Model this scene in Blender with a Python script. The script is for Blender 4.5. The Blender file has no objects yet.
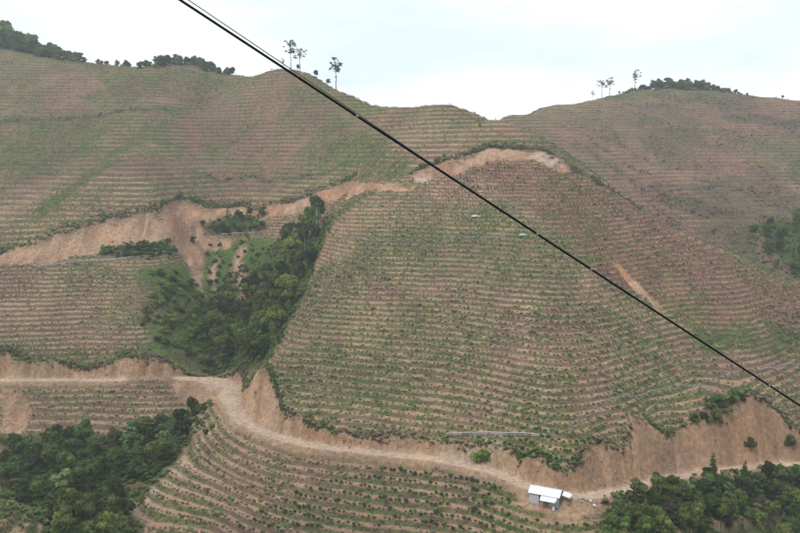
import bpy, bmesh, math, random
import numpy as np
from mathutils import Vector, Matrix

random.seed(7)
RNG = np.random.default_rng(11)
SC = bpy.context.scene
COL = SC.collection
R = math.radians

# ------------------------------------------------------------------ camera
FOC = 785.0                    # focal length in pixels of the 800 x 533 photograph
PITCH = math.atan(116.5 / FOC)
CAMZ = 110.0
HAZE = 0.00034
cam_d = bpy.data.cameras.new('camera')
cam = bpy.data.objects.new('camera', cam_d)
COL.objects.link(cam)
cam.location = (0, 0, CAMZ)
cam.rotation_euler = (R(90) - PITCH, 0, 0)
cam_d.sensor_width = 36.0
cam_d.lens = 36.0 * FOC / 800.0
cam_d.clip_start = 0.1
cam_d.clip_end = 6000
SC.camera = cam

# ------------------------------------------------------------------ overcast sky and weak sun
SUN_EL, SUN_AZ = R(58), R(-140)          # azimuth measured from +Y towards +X
world = bpy.data.worlds.new('World')
SC.world = world
world.use_nodes = True
nt = world.node_tree
nt.nodes.clear()
w_out = nt.nodes.new('ShaderNodeOutputWorld')
w_bg = nt.nodes.new('ShaderNodeBackground')
w_bg.inputs['Strength'].default_value = 0.1
w_sky = nt.nodes.new('ShaderNodeTexSky')
w_sky.sky_type = 'NISHITA'
w_sky.sun_disc = False
w_sky.sun_elevation = SUN_EL
w_sky.sun_rotation = SUN_AZ
w_tc = nt.nodes.new('ShaderNodeTexCoord')
w_map = nt.nodes.new('ShaderNodeMapping')
w_map.inputs['Scale'].default_value = (1.0, 1.0, 3.2)
w_map.inputs['Location'].default_value = (0.35, 0.2, 0.1)
w_no = nt.nodes.new('ShaderNodeTexNoise')
w_no.inputs['Scale'].default_value = 2.6
w_no.inputs['Detail'].default_value = 5
w_no.inputs['Roughness'].default_value = 0.5
w_ramp = nt.nodes.new('ShaderNodeValToRGB')
w_ramp.color_ramp.elements[0].position = 0.42
w_ramp.color_ramp.elements[0].color = (7.7, 8.8, 9.6, 1)
w_ramp.color_ramp.elements[1].position = 0.64
w_ramp.color_ramp.elements[1].color = (10.8, 11.2, 11.3, 1)
w_mix = nt.nodes.new('ShaderNodeMixRGB')
w_mix.inputs['Fac'].default_value = 0.93
L = nt.links.new
L(w_tc.outputs['Generated'], w_map.inputs['Vector'])
L(w_map.outputs['Vector'], w_no.inputs['Vector'])
L(w_no.outputs['Fac'], w_ramp.inputs['Fac'])
L(w_sky.outputs['Color'], w_mix.inputs['Color1'])
L(w_ramp.outputs['Color'], w_mix.inputs['Color2'])
L(w_mix.outputs['Color'], w_bg.inputs['Color'])
L(w_bg.outputs['Background'], w_out.inputs['Surface'])

sun_d = bpy.data.lights.new('sun', 'SUN')
sun_d.energy = 1.5
sun_d.angle = R(12)
sun_d.color = (1.0, 0.96, 0.9)
sun = bpy.data.objects.new('sun', sun_d)
COL.objects.link(sun)
sdir = Vector((math.sin(SUN_AZ) * math.cos(SUN_EL), math.cos(SUN_AZ) * math.cos(SUN_EL), math.sin(SUN_EL)))
sun.rotation_euler = sdir.to_track_quat('Z', 'Y').to_euler()
sun.location = (0, 0, 400)

SC.view_settings.view_transform = 'Standard'
SC.view_settings.look = 'None'
SC.view_settings.exposure = 0.30
SC.view_settings.gamma = 1.0
SC.cycles.use_denoising = True
SC.cycles.max_bounces = 6
SC.cycles.diffuse_bounces = 3
SC.cycles.transparent_max_bounces = 8
SC.cycles.volume_bounces = 0

# ------------------------------------------------------------------ helpers
def tag(o, label=None, cat=None, group=None, kind=None):
    if label: o['label'] = label
    if cat: o['category'] = cat
    if group: o['group'] = group
    if kind: o['kind'] = kind
    return o

def ray(px, py):
    u = (px - 400.0) / FOC
    v = (266.5 - py) / FOC
    c, s = math.cos(PITCH), math.sin(PITCH)
    d = np.array([u, c + v * s, -s + v * c])
    return d / d[1]

def P(px, py, Y):
    """world point on the photograph's ray at forward distance Y (z relative to the camera)"""
    return ray(px, py) * Y

def slope(py):
    return ray(400, py)[2]

_LAT = np.random.default_rng(5).random((256, 256))
def vnoise(x, y):
    xi = np.floor(x).astype(int); yi = np.floor(y).astype(int)
    xf = x - xi; yf = y - yi
    xf = xf * xf * (3 - 2 * xf); yf = yf * yf * (3 - 2 * yf)
    a = _LAT[xi & 255, yi & 255]; b = _LAT[(xi + 1) & 255, yi & 255]
    c = _LAT[xi & 255, (yi + 1) & 255]; d = _LAT[(xi + 1) & 255, (yi + 1) & 255]
    return (a * (1 - xf) + b * xf) * (1 - yf) + (c * (1 - xf) + d * xf) * yf

def fbm(x, y, scale, octv=4, seed=0.0):
    x = np.asarray(x, float) / scale + 37.1 + seed * 13.7
    y = np.asarray(y, float) / scale + 91.7 + seed * 7.3
    s = np.zeros_like(x); a = 0.5; t = 0
    for _ in range(octv):
        s += a * vnoise(x, y); t += a
        x = x * 2.03 + 5.2; y = y * 2.03 + 1.3; a *= 0.5
    return s / t

def sstep(a, b, x):
    t = np.clip((x - a) / (b - a), 0, 1)
    return t * t * (3 - 2 * t)

# ------------------------------------------------------------------ terrain: control points
CP = []
def chain(px, Y0, z0, steps):
    """walk up the slope along one photo column: (py, gradient) pairs"""
    Y, z = Y0, z0
    for py, m in steps:
        s = slope(py)
        Yn = (z - m * Y) / (s - m)
        z = s * Yn; Y = Yn
        CP.append((ray(px, py)[0] * Y, Y, z))
    return Y, z

ROAD_PX = [(-160, 378, -75), (0, 380, -75), (100, 380, -75), (170, 379, -75), (205, 379, -75), (226, 388, -75), (231, 403, -75), (246, 424, -75),
           (300, 443, -75), (370, 452, -75), (440, 460, -75), (490, 471, -75.3), (530, 487, -75.8), (575, 496, -76.2),
           (620, 491, -77.2), (660, 480, -79), (710, 472, -80.3), (760, 467, -81.2), (800, 465, -82), (930, 462, -84)]
def at_z(px, py, z):
    r = ray(px, py)
    return r * (z / r[2])
ROAD = np.array([at_z(*p) for p in ROAD_PX])
def road_at(px):
    xs = [p[0] for p in ROAD_PX]
    i = int(np.clip(np.searchsorted(xs, px) - 1, 0, len(xs) - 2))
    t = (px - xs[i]) / (xs[i + 1] - xs[i])
    p = ROAD[i] * (1 - t) + ROAD[i + 1] * t
    return p[1], p[2]

# below / on the road
for px in (-160, 0, 100, 190, 300, 370, 440, 500, 560, 640, 700, 760, 820, 920):
    Y, z = road_at(px)
    CP.append((ray(px, 400)[0] * Y, Y, z))
def below(px, py, m):
    Y, z = road_at(px)
    s = slope(py)
    Yn = (z - m * Y) / (s - m)
    CP.append((ray(px, py)[0] * Yn, Yn, s * Yn))
for px, py, m in ((0, 430, .5), (-140, 430, .5), (100, 432, .5), (170, 420, .5),
                  (300, 490, .52), (300, 533, .55), (370, 490, .52), (370, 533, .55), (450, 495, .5), (450, 533, .55),
                  (550, 533, .62), (640, 533, .66), (720, 533, .66), (800, 533, .66), (920, 533, .66)):
    below(px, py, m)
for px, py, Y in ((232, 440, 212), (205, 455, 207), (172, 485, 196), (142, 512, 188), (215, 533, 178),
                  (175, 452, 214), (128, 480, 203), (95, 520, 190),
                  (60, 480, 205), (-40, 470, 210), (0, 502, 158), (0, 533, 148), (60, 540, 150), (-120, 500, 156)):
    CP.append(tuple(P(px, py, Y)))
# lower part of the valley and the slope the camera stands on (outside the picture)
for x, y, z in ((-60, 165, -90), (0, 150, -100), (60, 145, -100), (120, 150, -106), (-120, 175, -84),
                (-60, 110, -78), (0, 105, -86), (60, 105, -86), (130, 110, -90), (-130, 120, -70),
                (-90, 40, -38), (0, 45, -42), (90, 45, -44), (-60, 12, -14), (0, 14, -15), (60, 12, -16),
                (-80, -10, 1), (0, -6, -2.2), (80, -10, 0), (0, -60, 20), (-150, -60, 25), (150, -60, 22),
                (260, 60, -50), (-260, 60, -40), (260, 160, -100), (-260, 200, -80)):
    CP.append((x, y, z))

# left face: road -> bank -> upper path -> scarp -> hill
def up(px, steps):
    Y, z = road_at(px)
    return chain(px, Y + 2.5, z, steps)
up(-140, [(352, 4.0), (300, .6), (272, .6), (255, .9), (200, .45), (120, .5), (60, .5), (18, .5)])
up(0, [(356, 4.0), (310, .6), (270, .6), (253, .9), (200, .45), (120, .5), (48, .5)])
up(60, [(362, 4.0), (310, .6), (263, .6), (255, .4), (236, 1.1), (180, .45), (120, .5), (61, .5)])
up(110, [(362, 4.0), (310, .6), (261, .6), (248, .5), (222, 1.2), (160, .45), (110, .5), (65, .5)])
up(165, [(360, 4.0), (310, .55), (257, .55), (240, .6), (207, 1.2), (150, .45), (110, .5), (64, .5)])
# gully
CP.append(tuple(P(214, 372, 268)))
CP.append(tuple(P(215, 330, 294)))
CP.append(tuple(P(222, 290, 316)))
CP.append(tuple(P(232, 250, 335)))
CP.append(tuple(P(195, 255, 330)))
CP.append(tuple(P(265, 238, 338)))
CP.append(tuple(P(190, 200, 350)))
CP.append(tuple(P(265, 210, 352)))
CP.append(tuple(P(310, 222, 334)))
CP.append(tuple(P(312, 197, 346)))
CP.append(tuple(P(356, 182, 338)))
CP.append((-60, 275, -70.5)); CP.append((-57, 300, -60)); CP.append((-50, 262, -66)); CP.append((-45, 290, -52)); CP.append((-38, 318, -36))
CP.append((-56, 250, -74))
# slope above the gully (middle hill)
for px, lst in ((200, [(150, 405), (110, 450), (66, 522)]), (232, [(180, 375), (130, 415), (76, 480)]),
                (275, [(180, 372), (130, 408), (69, 452)]), (310, [(170, 366), (120, 402), (75.5, 440)]),
                (350, [(150, 365), (120, 390), (94, 418)]), (385, [(175, 322), (166, 330), (140, 352), (106, 392)])):
    for py, Y in lst:
        CP.append(tuple(P(px, py, Y)))
# main spur face
up(262, [(404, 1.9), (385, .7), (368, .6)])
up(300, [(421, 1.35), (380, .55), (340, .56), (297, .58)])
up(345, [(426, 1.35), (380, .55), (320, .57), (260, .57), (216, .55)])
up(400, [(431, 1.35), (380, .55), (320, .56), (240, .57), (190, .52)])
up(440, [(437, 1.35), (380, .55), (320, .56), (240, .56), (181, .5), (166, 1.0), (103.5, .5)])
up(495, [(449, 2.4), (400, .56), (340, .56), (238, .54), (172, .5), (152, .9), (119, .55)])
up(545, [(463, 6.0), (440, .5), (380, .55), (300, .55), (230, .53), (170, .5), (150, .7)])
up(600, [(459, 6.0), (405, .45), (340, .53), (260, .53), (188, .5)])
up(650, [(444, 4.0), (396, .36), (330, .5), (260, .5), (214, .48)])
up(700, [(424, 2.2), (385, .31), (320, .48), (241, .47)])
up(750, [(402, 2.2), (376, .29), (320, .46), (263, .45)])
up(800, [(436, 2.2), (366, .39), (330, .5), (288, .47)])
up(900, [(436, 2.2), (370, .45), (332, .5)])
# left flank of the spur drops to the gully
for px, py, Y, dx, dy, dz in ((262, 366, 228, -6, 8, -8), (300, 294, 258, -7, 9, -12), (335, 214, 285, -8, 9, -10)):
    p = P(px, py, Y)
    CP.append((p[0] + dx, p[1] + dy, p[2] + dz))
# hidden valley behind the spur
for x, y, z in ((155, 318, -66), (200, 310, -78), (120, 335, -50), (92, 352, -27), (66, 385, -4), (60, 420, 4), (250, 300, -86)):
    CP.append((x, y, z))
# right hill
for px, py, Y in ((505, 118, 505), (520, 115, 500), (545, 110.5, 510), (530, 112, 540), (560, 107, 555), (575, 107, 520), (590, 99.5, 565), (140, 71, 488), (165, 70, 490), (485, 122, 338), (640, 90, 575), (700, 89, 575), (750, 95.5, 570), (800, 102, 565), (900, 112, 560),
                  (545, 138, 440), (620, 150, 465), (680, 150, 475), (760, 150, 480), (850, 160, 470),
                  (660, 195, 400), (720, 205, 405), (790, 215, 400), (740, 235, 365), (800, 262, 350), (880, 270, 350)):
    CP.append(tuple(P(px, py, Y)))
# behind the crests
for px, py, Y in ((-140, 18, 545), (0, 48, 530), (60, 61, 520), (110, 65, 515), (165, 64, 520), (200, 66, 522), (232, 76, 480), (275, 69, 452), (310, 75.5, 440),
                  (350, 94, 418), (385, 106, 392), (440, 103.5, 368), (505, 118, 520), (545, 108, 548), (590, 98, 565), (640, 90, 575), (700, 89, 575), (750, 95.5, 570), (800, 102, 565), (900, 112, 560)):
    p = P(px, py, Y)
    CP.append((p[0], p[1] + 45, p[2] - 13))
    if Y > 430:
        CP.append((p[0] * 1.1, p[1] + 150, p[2] - 75))
for x, y, z in ((0, 560, -20), (60, 520, -8), (-420, 560, 90), (-420, 300, -40), (420, 600, 20), (420, 330, -60), (-600, 700, 20), (600, 700, -30), (0, 760, -60)):
    CP.append((x, y, z))

CP = np.array(CP, float)
# drop near-duplicates
keep = []
for i, p in enumerate(CP):
    if all((p[0] - CP[j][0]) ** 2 + (p[1] - CP[j][1]) ** 2 > 6.0 for j in keep):
        keep.append(i)
CP = CP[keep]

def tps_fit(C, lam=0.02):
    S = 100.0
    X = C[:, :2] / S; n = len(C)
    d2 = ((X[:, None, :] - X[None, :, :]) ** 2).sum(-1)
    K = 0.5 * d2 * np.log(d2 + 1e-12) + lam * 1e-2 * np.eye(n)
    Q = np.hstack([np.ones((n, 1)), X])
    A = np.zeros((n + 3, n + 3)); A[:n, :n] = K; A[:n, n:] = Q; A[n:, :n] = Q.T
    b = np.concatenate([C[:, 2], np.zeros(3)])
    w = np.linalg.solve(A, b)
    def f(x, y):
        x = np.asarray(x, float).ravel() / S; y = np.asarray(y, float).ravel() / S
        out = np.empty_like(x)
        for s in range(0, len(x), 20000):
            e = s + 20000
            dd = (x[s:e, None] - X[None, :, 0]) ** 2 + (y[s:e, None] - X[None, :, 1]) ** 2
            out[s:e] = (0.5 * dd * np.log(dd + 1e-12)) @ w[:n] + w[n] + w[n + 1] * x[s:e] + w[n + 2] * y[s:e]
        return out
    return f
tps = tps_fit(CP)

# grid axes: fine where the picture looks, coarse outside
def axis(segs):
    out = [segs[0][0]]
    for a, b, st in segs:
        n = max(1, int(round((b - a) / st)))
        out += list(a + (b - a) * (np.arange(1, n + 1) / n))
    return np.array(out)
GX = axis([(-460, -330, 6), (-330, -190, 1.4), (-190, 200, 0.8), (200, 360, 1.4), (360, 480, 6)])
GY = axis([(-80, 120, 8), (120, 140, 2.5), (140, 300, 0.55), (300, 420, 0.85), (420, 600, 1.3), (600, 660, 6)])
nx, ny = len(GX), len(GY)
MX, MY = np.meshgrid(GX, GY)                        # shape (ny, nx)
# evaluate the smooth surface on a coarser grid, then upsample (it is band limited)
cx = axis([(-900, -460, 40), (-460, -330, 10), (-330, 360, 2.4), (360, 480, 10), (480, 900, 40)])
cy = axis([(-120, 120, 8), (120, 420, 1.8), (420, 620, 3.0), (620, 1100, 20)])
CXX, CYY = np.meshgrid(cx, cy)
CZ = tps(CXX, CYY).reshape(CXX.shape)
def bil(ax, ay, Z, x, y):
    x = np.asarray(x, float); y = np.asarray(y, float)
    i = np.clip(np.searchsorted(ax, x) - 1, 0, len(ax) - 2)
    j = np.clip(np.searchsorted(ay, y) - 1, 0, len(ay) - 2)
    tx = np.clip((x - ax[i]) / (ax[i + 1] - ax[i]), 0, 1); ty = np.clip((y - ay[j]) / (ay[j + 1] - ay[j]), 0, 1)
    return (Z[j, i] * (1 - tx) + Z[j, i + 1] * tx) * (1 - ty) + (Z[j + 1, i] * (1 - tx) + Z[j + 1, i + 1] * tx) * ty
BASE = bil(cx, cy, CZ, MX, MY)
near_cam = sstep(60, 120, MY)
BASE += near_cam * ((fbm(MX, MY, 38, 3, 1) - .5) * 2.2 + (fbm(MX, MY, 11, 3, 2) - .5) * 0.45)

# signed distance to a polyline (positive on the left of its direction), with the height along it
def poly_sd(pts, X, Y):
    best = np.full(X.shape, 1e9); sd = np.full(X.shape, 1e9); hz = np.zeros(X.shape)
    for a, b in zip(pts[:-1], pts[1:]):
        dx, dy = b[0] - a[0], b[1] - a[1]; l2 = dx * dx + dy * dy
        t = np.clip(((X - a[0]) * dx + (Y - a[1]) * dy) / l2, 0, 1)
        qx, qy = X - (a[0] + t * dx), Y - (a[1] + t * dy)
        d = np.hypot(qx, qy)
        m = d < best
        side = np.sign(dx * (Y - a[1]) - dy * (X - a[0]))
        best = np.where(m, d, best); sd = np.where(m, d * side, sd)
        hz = np.where(m, a[2] + t * (b[2] - a[2]), hz)
    return sd, hz
def smooth_poly(pts, n=6):
    pts = np.asarray(pts, float); out = []
    for i in range(len(pts) - 1):
        p0 = pts[max(i - 1, 0)]; p1 = pts[i]; p2 = pts[i + 1]; p3 = pts[min(i + 2, len(pts) - 1)]
        for k in range(n):
            t = k / n
            out.append(.5 * ((2 * p1) + (-p0 + p2) * t + (2 * p0 - 5 * p1 + 4 * p2 - p3) * t * t + (-p0 + 3 * p1 - 3 * p2 + p3) * t ** 3))
    out.append(pts[-1])
    return np.array(out)

ROADS = smooth_poly(ROAD, 4)
win = (MY > 150) & (MY < 300)
RSD = np.full(MX.shape, 1e3); RHZ = np.zeros(MX.shape)
a, b = poly_sd(ROADS, MX[win], MY[win])
RSD[win] = a; RHZ[win] = b
# local half width: wider at the bend by the gully
bend = np.exp(-(((MX + 58) / 12) ** 2 + ((MY - 244) / 17) ** 2))
HALF = 2.1 + bend * 2.6 + (fbm(MX, MY, 9, 2, 3) - .5) * 1.0
flute = (np.abs(fbm(MX, MY * 0.2, 3.6, 3, 4) - .5) * 6.5 + (fbm(MX, MY, 14, 2, 5) - .5) * 3.0)
BK = 2.1 + (fbm(MX, MY, 26, 2, 6) - .5) * 1.0
cut = RHZ + np.maximum(RSD - HALF + flute * sstep(0, 3, RSD - HALF) - .6, 0) * BK
fill = RHZ - np.maximum(-RSD - HALF, 0) * 0.72
Z = BASE.copy()
up_m = (RSD > 0) & (RSD < 26)
dn_m = (RSD <= 0) & (RSD > -12)
Z = np.where(up_m, np.minimum(Z, cut), Z)
Z = np.where(dn_m, np.maximum(Z, fill), Z)
on_road = np.abs(RSD) < HALF
RUT = np.exp(-((np.abs(RSD) - .95) / .42) ** 2) * on_road
BERM = np.exp(-((np.abs(RSD) - HALF) / .4) ** 2) * (RSD < 0)
Z = np.where(on_road, RHZ + (fbm(MX, MY, 1.4, 2, 8) - .5) * .22 - RUT * .14, Z) + BERM * .25
CUTM = (up_m & (RSD > HALF - .2) & (cut < BASE - 0.12)).astype(float)
FILLM = (dn_m & (RSD < -HALF) & (fill > BASE + .3)).astype(float)

def Hb(x, y): return bil(GX, GY, Z, x, y)
def hit(px, py, Zarr=None, start=120.0):
    """first point where the photograph's ray meets the terrain"""
    r = ray(px, py)
    ys = np.arange(start, 640, 0.5)
    h = bil(GX, GY, Z if Zarr is None else Zarr, r[0] * ys, ys)
    below_ = np.nonzero(r[2] * ys <= h)[0]
    if len(below_) == 0:
        k = int(np.argmin(r[2] * ys - h))
    else:
        k = below_[0]
    return np.array([r[0] * ys[k], ys[k], h[k]])

def inpoly(poly, X, Y):
    poly = np.asarray(poly, float)
    c = np.zeros(X.shape, bool)
    j = len(poly) - 1
    for i in range(len(poly)):
        xi, yi = poly[i, 0], poly[i, 1]; xj, yj = poly[j, 0], poly[j, 1]
        m = ((yi > Y) != (yj > Y)) & (X < (xj - xi) * (Y - yi) / (yj - yi + 1e-12) + xi)
        c ^= m
        j = i
    return c
WX = MX + (fbm(MX, MY, 7, 3, 20) - .5) * 5.0       # ragged outlines for every zone
WY = MY + (fbm(MX, MY, 7, 3, 21) - .5) * 5.0
def densify(pix, n=4):
    out = []
    for i in range(len(pix)):
        a, b = pix[i], pix[(i + 1) % len(pix)]
        for k in range(n):
            t = k / n
            out.append((a[0] + (b[0] - a[0]) * t, a[1] + (b[1] - a[1]) * t))
    return out
def zone(pix, ragged=True, extra=None):
    pts = [hit(*p)[:2] for p in densify(pix)]
    return inpoly(pts, WX if ragged else MX, WY if ragged else MY)
def smoothmask(m, n=1):
    m = m.astype(float)
    for _ in range(n):
        q = np.pad(m, 1, mode='edge')
        m = (q[1:-1, 1:-1] * 2 + q[:-2, 1:-1] + q[2:, 1:-1] + q[1:-1, :-2] + q[1:-1, 2:]) / 6
    return m

def strip(pix, half, ragged=True):
    pts = np.array([hit(*p) for p in pix])
    sd, _ = poly_sd(pts, WX if ragged else MX, WY if ragged else MY)
    return np.abs(sd) < half

# bare earth: landslide scarps and chutes
SCARP_TOP = [(-30, 262), (0, 256), (30, 245), (60, 235), (90, 228), (112, 219), (140, 217), (160, 213), (168, 204), (180, 199), (195, 203), (212, 210), (240, 208), (272, 206), (300, 201), (330, 189), (356, 179)]
SCARP = SCARP_TOP + [(352, 190), (335, 199), (318, 206), (290, 216), (262, 217), (235, 217), (212, 218), (204, 232), (196, 250), (185, 256), (172, 250), (165, 238), (130, 244), (90, 254), (40, 262), (0, 268), (-30, 272)]
SCARP2_TOP = [(412, 174), (440, 165), (470, 156), (490, 150), (520, 151), (545, 153), (556, 158)]
SCARP2 = SCARP2_TOP + [(550, 162), (536, 159), (520, 159), (500, 160), (482, 163), (462, 169), (440, 176), (425, 181), (415, 180)]
bare = zone(SCARP) | zone(SCARP2)
bare |= zone([(186, 240), (200, 246), (206, 262), (203, 285), (206, 300), (200, 300), (194, 272), (184, 256)])
bare |= zone([(198, 235), (215, 238), (232, 243), (225, 250), (205, 252)])
bare |= strip([(242, 248), (238, 262), (244, 285), (243, 305)], 2.0) | strip([(215, 262), (216, 276), (214, 290)], 1.4)
bare |= zone([(352, 182), (366, 184), (420, 184), (414, 190), (370, 190), (345, 200)])
bare |= strip([(618, 268), (630, 282), (650, 300), (655, 306)], 1.7) | strip([(545, 155), (560, 165)], 3.0)
paths = strip([(536, 378), (541, 400), (540, 416), (552, 436), (550, 446)], .7) | strip([(340, 246), (339, 262), (336, 276)], .7) | strip([(530, 300), (528, 330), (520, 360)], .5)
paths |= strip([(216, 424), (196, 447), (170, 478), (140, 505)], 2.0)
paths |= strip([(450, 448), (470, 444), (500, 442)], 1.6)
bare |= zone([(0, 388), (22, 392), (30, 412), (20, 432), (0, 430)]) | zone([(170, 383), (222, 384), (222, 400), (200, 408), (175, 400)])
# woods, scrub and grass
wood = zone([(196, 300), (222, 290), (240, 265), (275, 240), (318, 232), (334, 214), (304, 300), (267, 363), (250, 377), (205, 374), (196, 340)])
wood |= zone([(0, 436), (60, 434), (120, 436), (160, 425), (206, 402), (209, 420), (170, 465), (138, 505), (134, 550), (60, 550), (40, 512), (0, 496)])
wood |= zone([(620, 496), (660, 486), (720, 477), (800, 470), (830, 470), (830, 560), (610, 560), (606, 520)])
wood |= zone([(748, 225), (790, 215), (840, 222), (840, 300), (800, 283), (765, 268), (752, 250)])
wood |= zone([(200, 222), (228, 214), (262, 212), (266, 228), (240, 236), (215, 234)])
wood |= zone([(92, 255), (120, 245), (172, 238), (176, 252), (140, 258)])
wood |= zone([(690, 418), (715, 398), (738, 392), (748, 402), (725, 412), (700, 428)])
green = zone([(106, 92), (108, 72), (150, 66), (200, 70), (216, 78), (204, 92), (165, 95)])
green |= strip([(218, 82), (190, 105), (150, 132), (110, 160), (70, 190), (40, 212)], 5)
green |= zone([(300, 160), (330, 140), (372, 128), (410, 165), (408, 178), (365, 180)])
green |= zone([(0, 150), (40, 120), (95, 110), (92, 150), (70, 175), (0, 180)])
green |= zone([(590, 92), (680, 86), (730, 92), (700, 98), (620, 102)])
green |= zone([(735, 140), (800, 130), (830, 160), (800, 185), (750, 165)])
green |= zone([(0, 345), (60, 352), (150, 345), (200, 352), (200, 362), (100, 364), (0, 358)])
green |= zone([(690, 330), (760, 322), (800, 330), (830, 345), (780, 352), (700, 350)])
green |= zone([(132, 300), (140, 272), (185, 266), (206, 300), (200, 330), (208, 372), (150, 352), (148, 330)])
wild = zone([(132, 300), (140, 272), (185, 262), (206, 300), (200, 330), (208, 372), (150, 352), (148, 330)]) | zone([(200, 236), (222, 240), (272, 238), (262, 262), (236, 285), (215, 306), (202, 300), (206, 262)])
green |= wild
wild_m = smoothmask(wild, 4)
green = green.astype(float)
upper = zone([(-200, 262)] + SCARP_TOP + SCARP2_TOP + [(590, 178), (640, 206), (700, 236)], True) if False else None
# everything above the scarps (wider terraces there), as a region in plan
SCW = np.array([hit(*p) for p in SCARP_TOP[:]] + [hit(*p) for p in SCARP2_TOP])
line = np.vstack([[-1000, SCW[0, 1], 0], SCW, [70, 345, 0], [100, 330, 0], [140, 312, 0], [1000, 300, 0]])
order = np.argsort(line[:, 0])
above = MY - np.interp(MX, line[order, 0], line[order, 1])
UPPER = sstep(-1, 1, above)

roadm = on_road.astype(float)
brush = strip([(0, 121), (60, 118), (105, 116), (112, 112), (135, 110), (170, 112)], 1.6) | strip([(196, 173), (250, 176), (330, 172)], 1.0)
brush |= zone([(712, 116), (760, 114), (800, 122), (830, 130), (790, 128), (730, 121)]) | zone([(660, 192), (700, 200), (735, 215), (700, 218), (668, 206)])
brush |= strip([(560, 160), (600, 184), (640, 208)], 2.2)
redline = strip([(505, 134), (570, 131), (620, 129), (680, 125), (740, 127), (800, 134)], 1.1)
brush_m = smoothmask(brush, 2); red_m = smoothmask(redline, 1)
yard = zone([(520, 492), (560, 500), (610, 498), (600, 512), (560, 516), (530, 508)])
yard_m = smoothmask(yard, 2)
bare_m = smoothmask(bare, 2)
wood_m = smoothmask(wood, 4)
green_m = smoothmask(green, 14)
path_m = smoothmask(paths, 1)
cut_m = smoothmask(CUTM, 2)
fill_m = smoothmask(FILLM, 2)
road_s = smoothmask(roadm, 1)

# terraces
near_road = 1 - sstep(.6, 2.4, np.abs(RSD) - HALF)
FIELD = (1 - np.clip(bare_m * 1.0 + wood_m + cut_m * 1.2 + road_s * 2 + near_road * .8 + yard_m + wild_m, 0, 1)) * sstep(140, 150, MY)
H0, H1, H2 = 1.35, 1.25, 2.0
_ro = np.argsort(ROADS[:, 0])
BELOW = MY < np.interp(MX, ROADS[_ro, 0], ROADS[_ro, 1])
warp = (fbm(MX, MY, 30, 3, 30) - .5) * .9 + (fbm(MX, MY, 6, 2, 31) - .5) * .18
ph1 = (Z + warp) / np.where(BELOW, H0, H1)
ph2 = (Z + warp) / H2
PH = np.where(above > 0, ph2, ph1)
HS = np.where(above > 0, H2, np.where(BELOW, H0, H1))
t = PH - np.floor(PH)
# tread for the lower 55 % of the phase, riser above it
g = np.where(t < .62, t * .30, .62 * .30 + (t - .62) * (1 - .62 * .30) / .38)
amt = FIELD * (0.55 + .45 * sstep(.3, .6, fbm(MX, MY, 22, 2, 33)))
amt *= np.where(MY > 430, .8, 1.0)
ZT = Z + (g - t) * HS * amt
# erosion relief on bare faces and roughness in the woods
ZT += bare_m * ((np.abs(fbm(MX, MY * .22, 4.0, 3, 40) - .5)) * -8.0 + (fbm(MX, MY, 9, 4, 41) - .5) * 3.4)
ZT += wood_m * (fbm(MX, MY, 5, 3, 42) - .5) * 1.2
ZT += (fbm(MX, MY, 2.2, 2, 43) - .5) * .22 * sstep(130, 150, MY) * (1 - road_s)
Z = ZT
RISER = sstep(.55, .66, t) * FIELD

def height(x, y):
    return bil(GX, GY, Z, x, y)

# ------------------------------------------------------------------ materials
def new_mat(name):
    m = bpy.data.materials.new(name); m.use_nodes = True
    m.node_tree.nodes.clear()
    return m, m.node_tree.nodes, m.node_tree.links.new

def plain_mat(name, col, rough=.8, metal=0.0, noise=0.0, nscale=8.0, bump=0.0):
    m, N, K = new_mat(name)
    o = N.new('ShaderNodeOutputMaterial'); b = N.new('ShaderNodeBsdfPrincipled')
    b.inputs['Roughness'].default_value = rough; b.inputs['Metallic'].default_value = metal
    b.inputs['Specular IOR Level'].default_value = .25
    tc = N.new('ShaderNodeTexCoord'); no = N.new('ShaderNodeTexNoise')
    no.inputs['Scale'].default_value = nscale; no.inputs['Detail'].default_value = 4
    K(tc.outputs['Object'], no.inputs['Vector'])
    mx = N.new('ShaderNodeMixRGB')
    mx.inputs['Color1'].default_value = tuple(c * (1 - noise) for c in col) + (1,)
    mx.inputs['Color2'].default_value = tuple(min(1, c * (1 + noise)) for c in col) + (1,)
    K(no.outputs['Fac'], mx.inputs['Fac']); K(mx.outputs['Color'], b.inputs['Base Color'])
    if bump:
        bp = N.new('ShaderNodeBump'); bp.inputs['Strength'].default_value = bump
        K(no.outputs['Fac'], bp.inputs['Height']); K(bp.outputs['Normal'], b.inputs['Normal'])
    K(b.outputs['BSDF'], o.inputs['Surface'])
    return m

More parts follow.
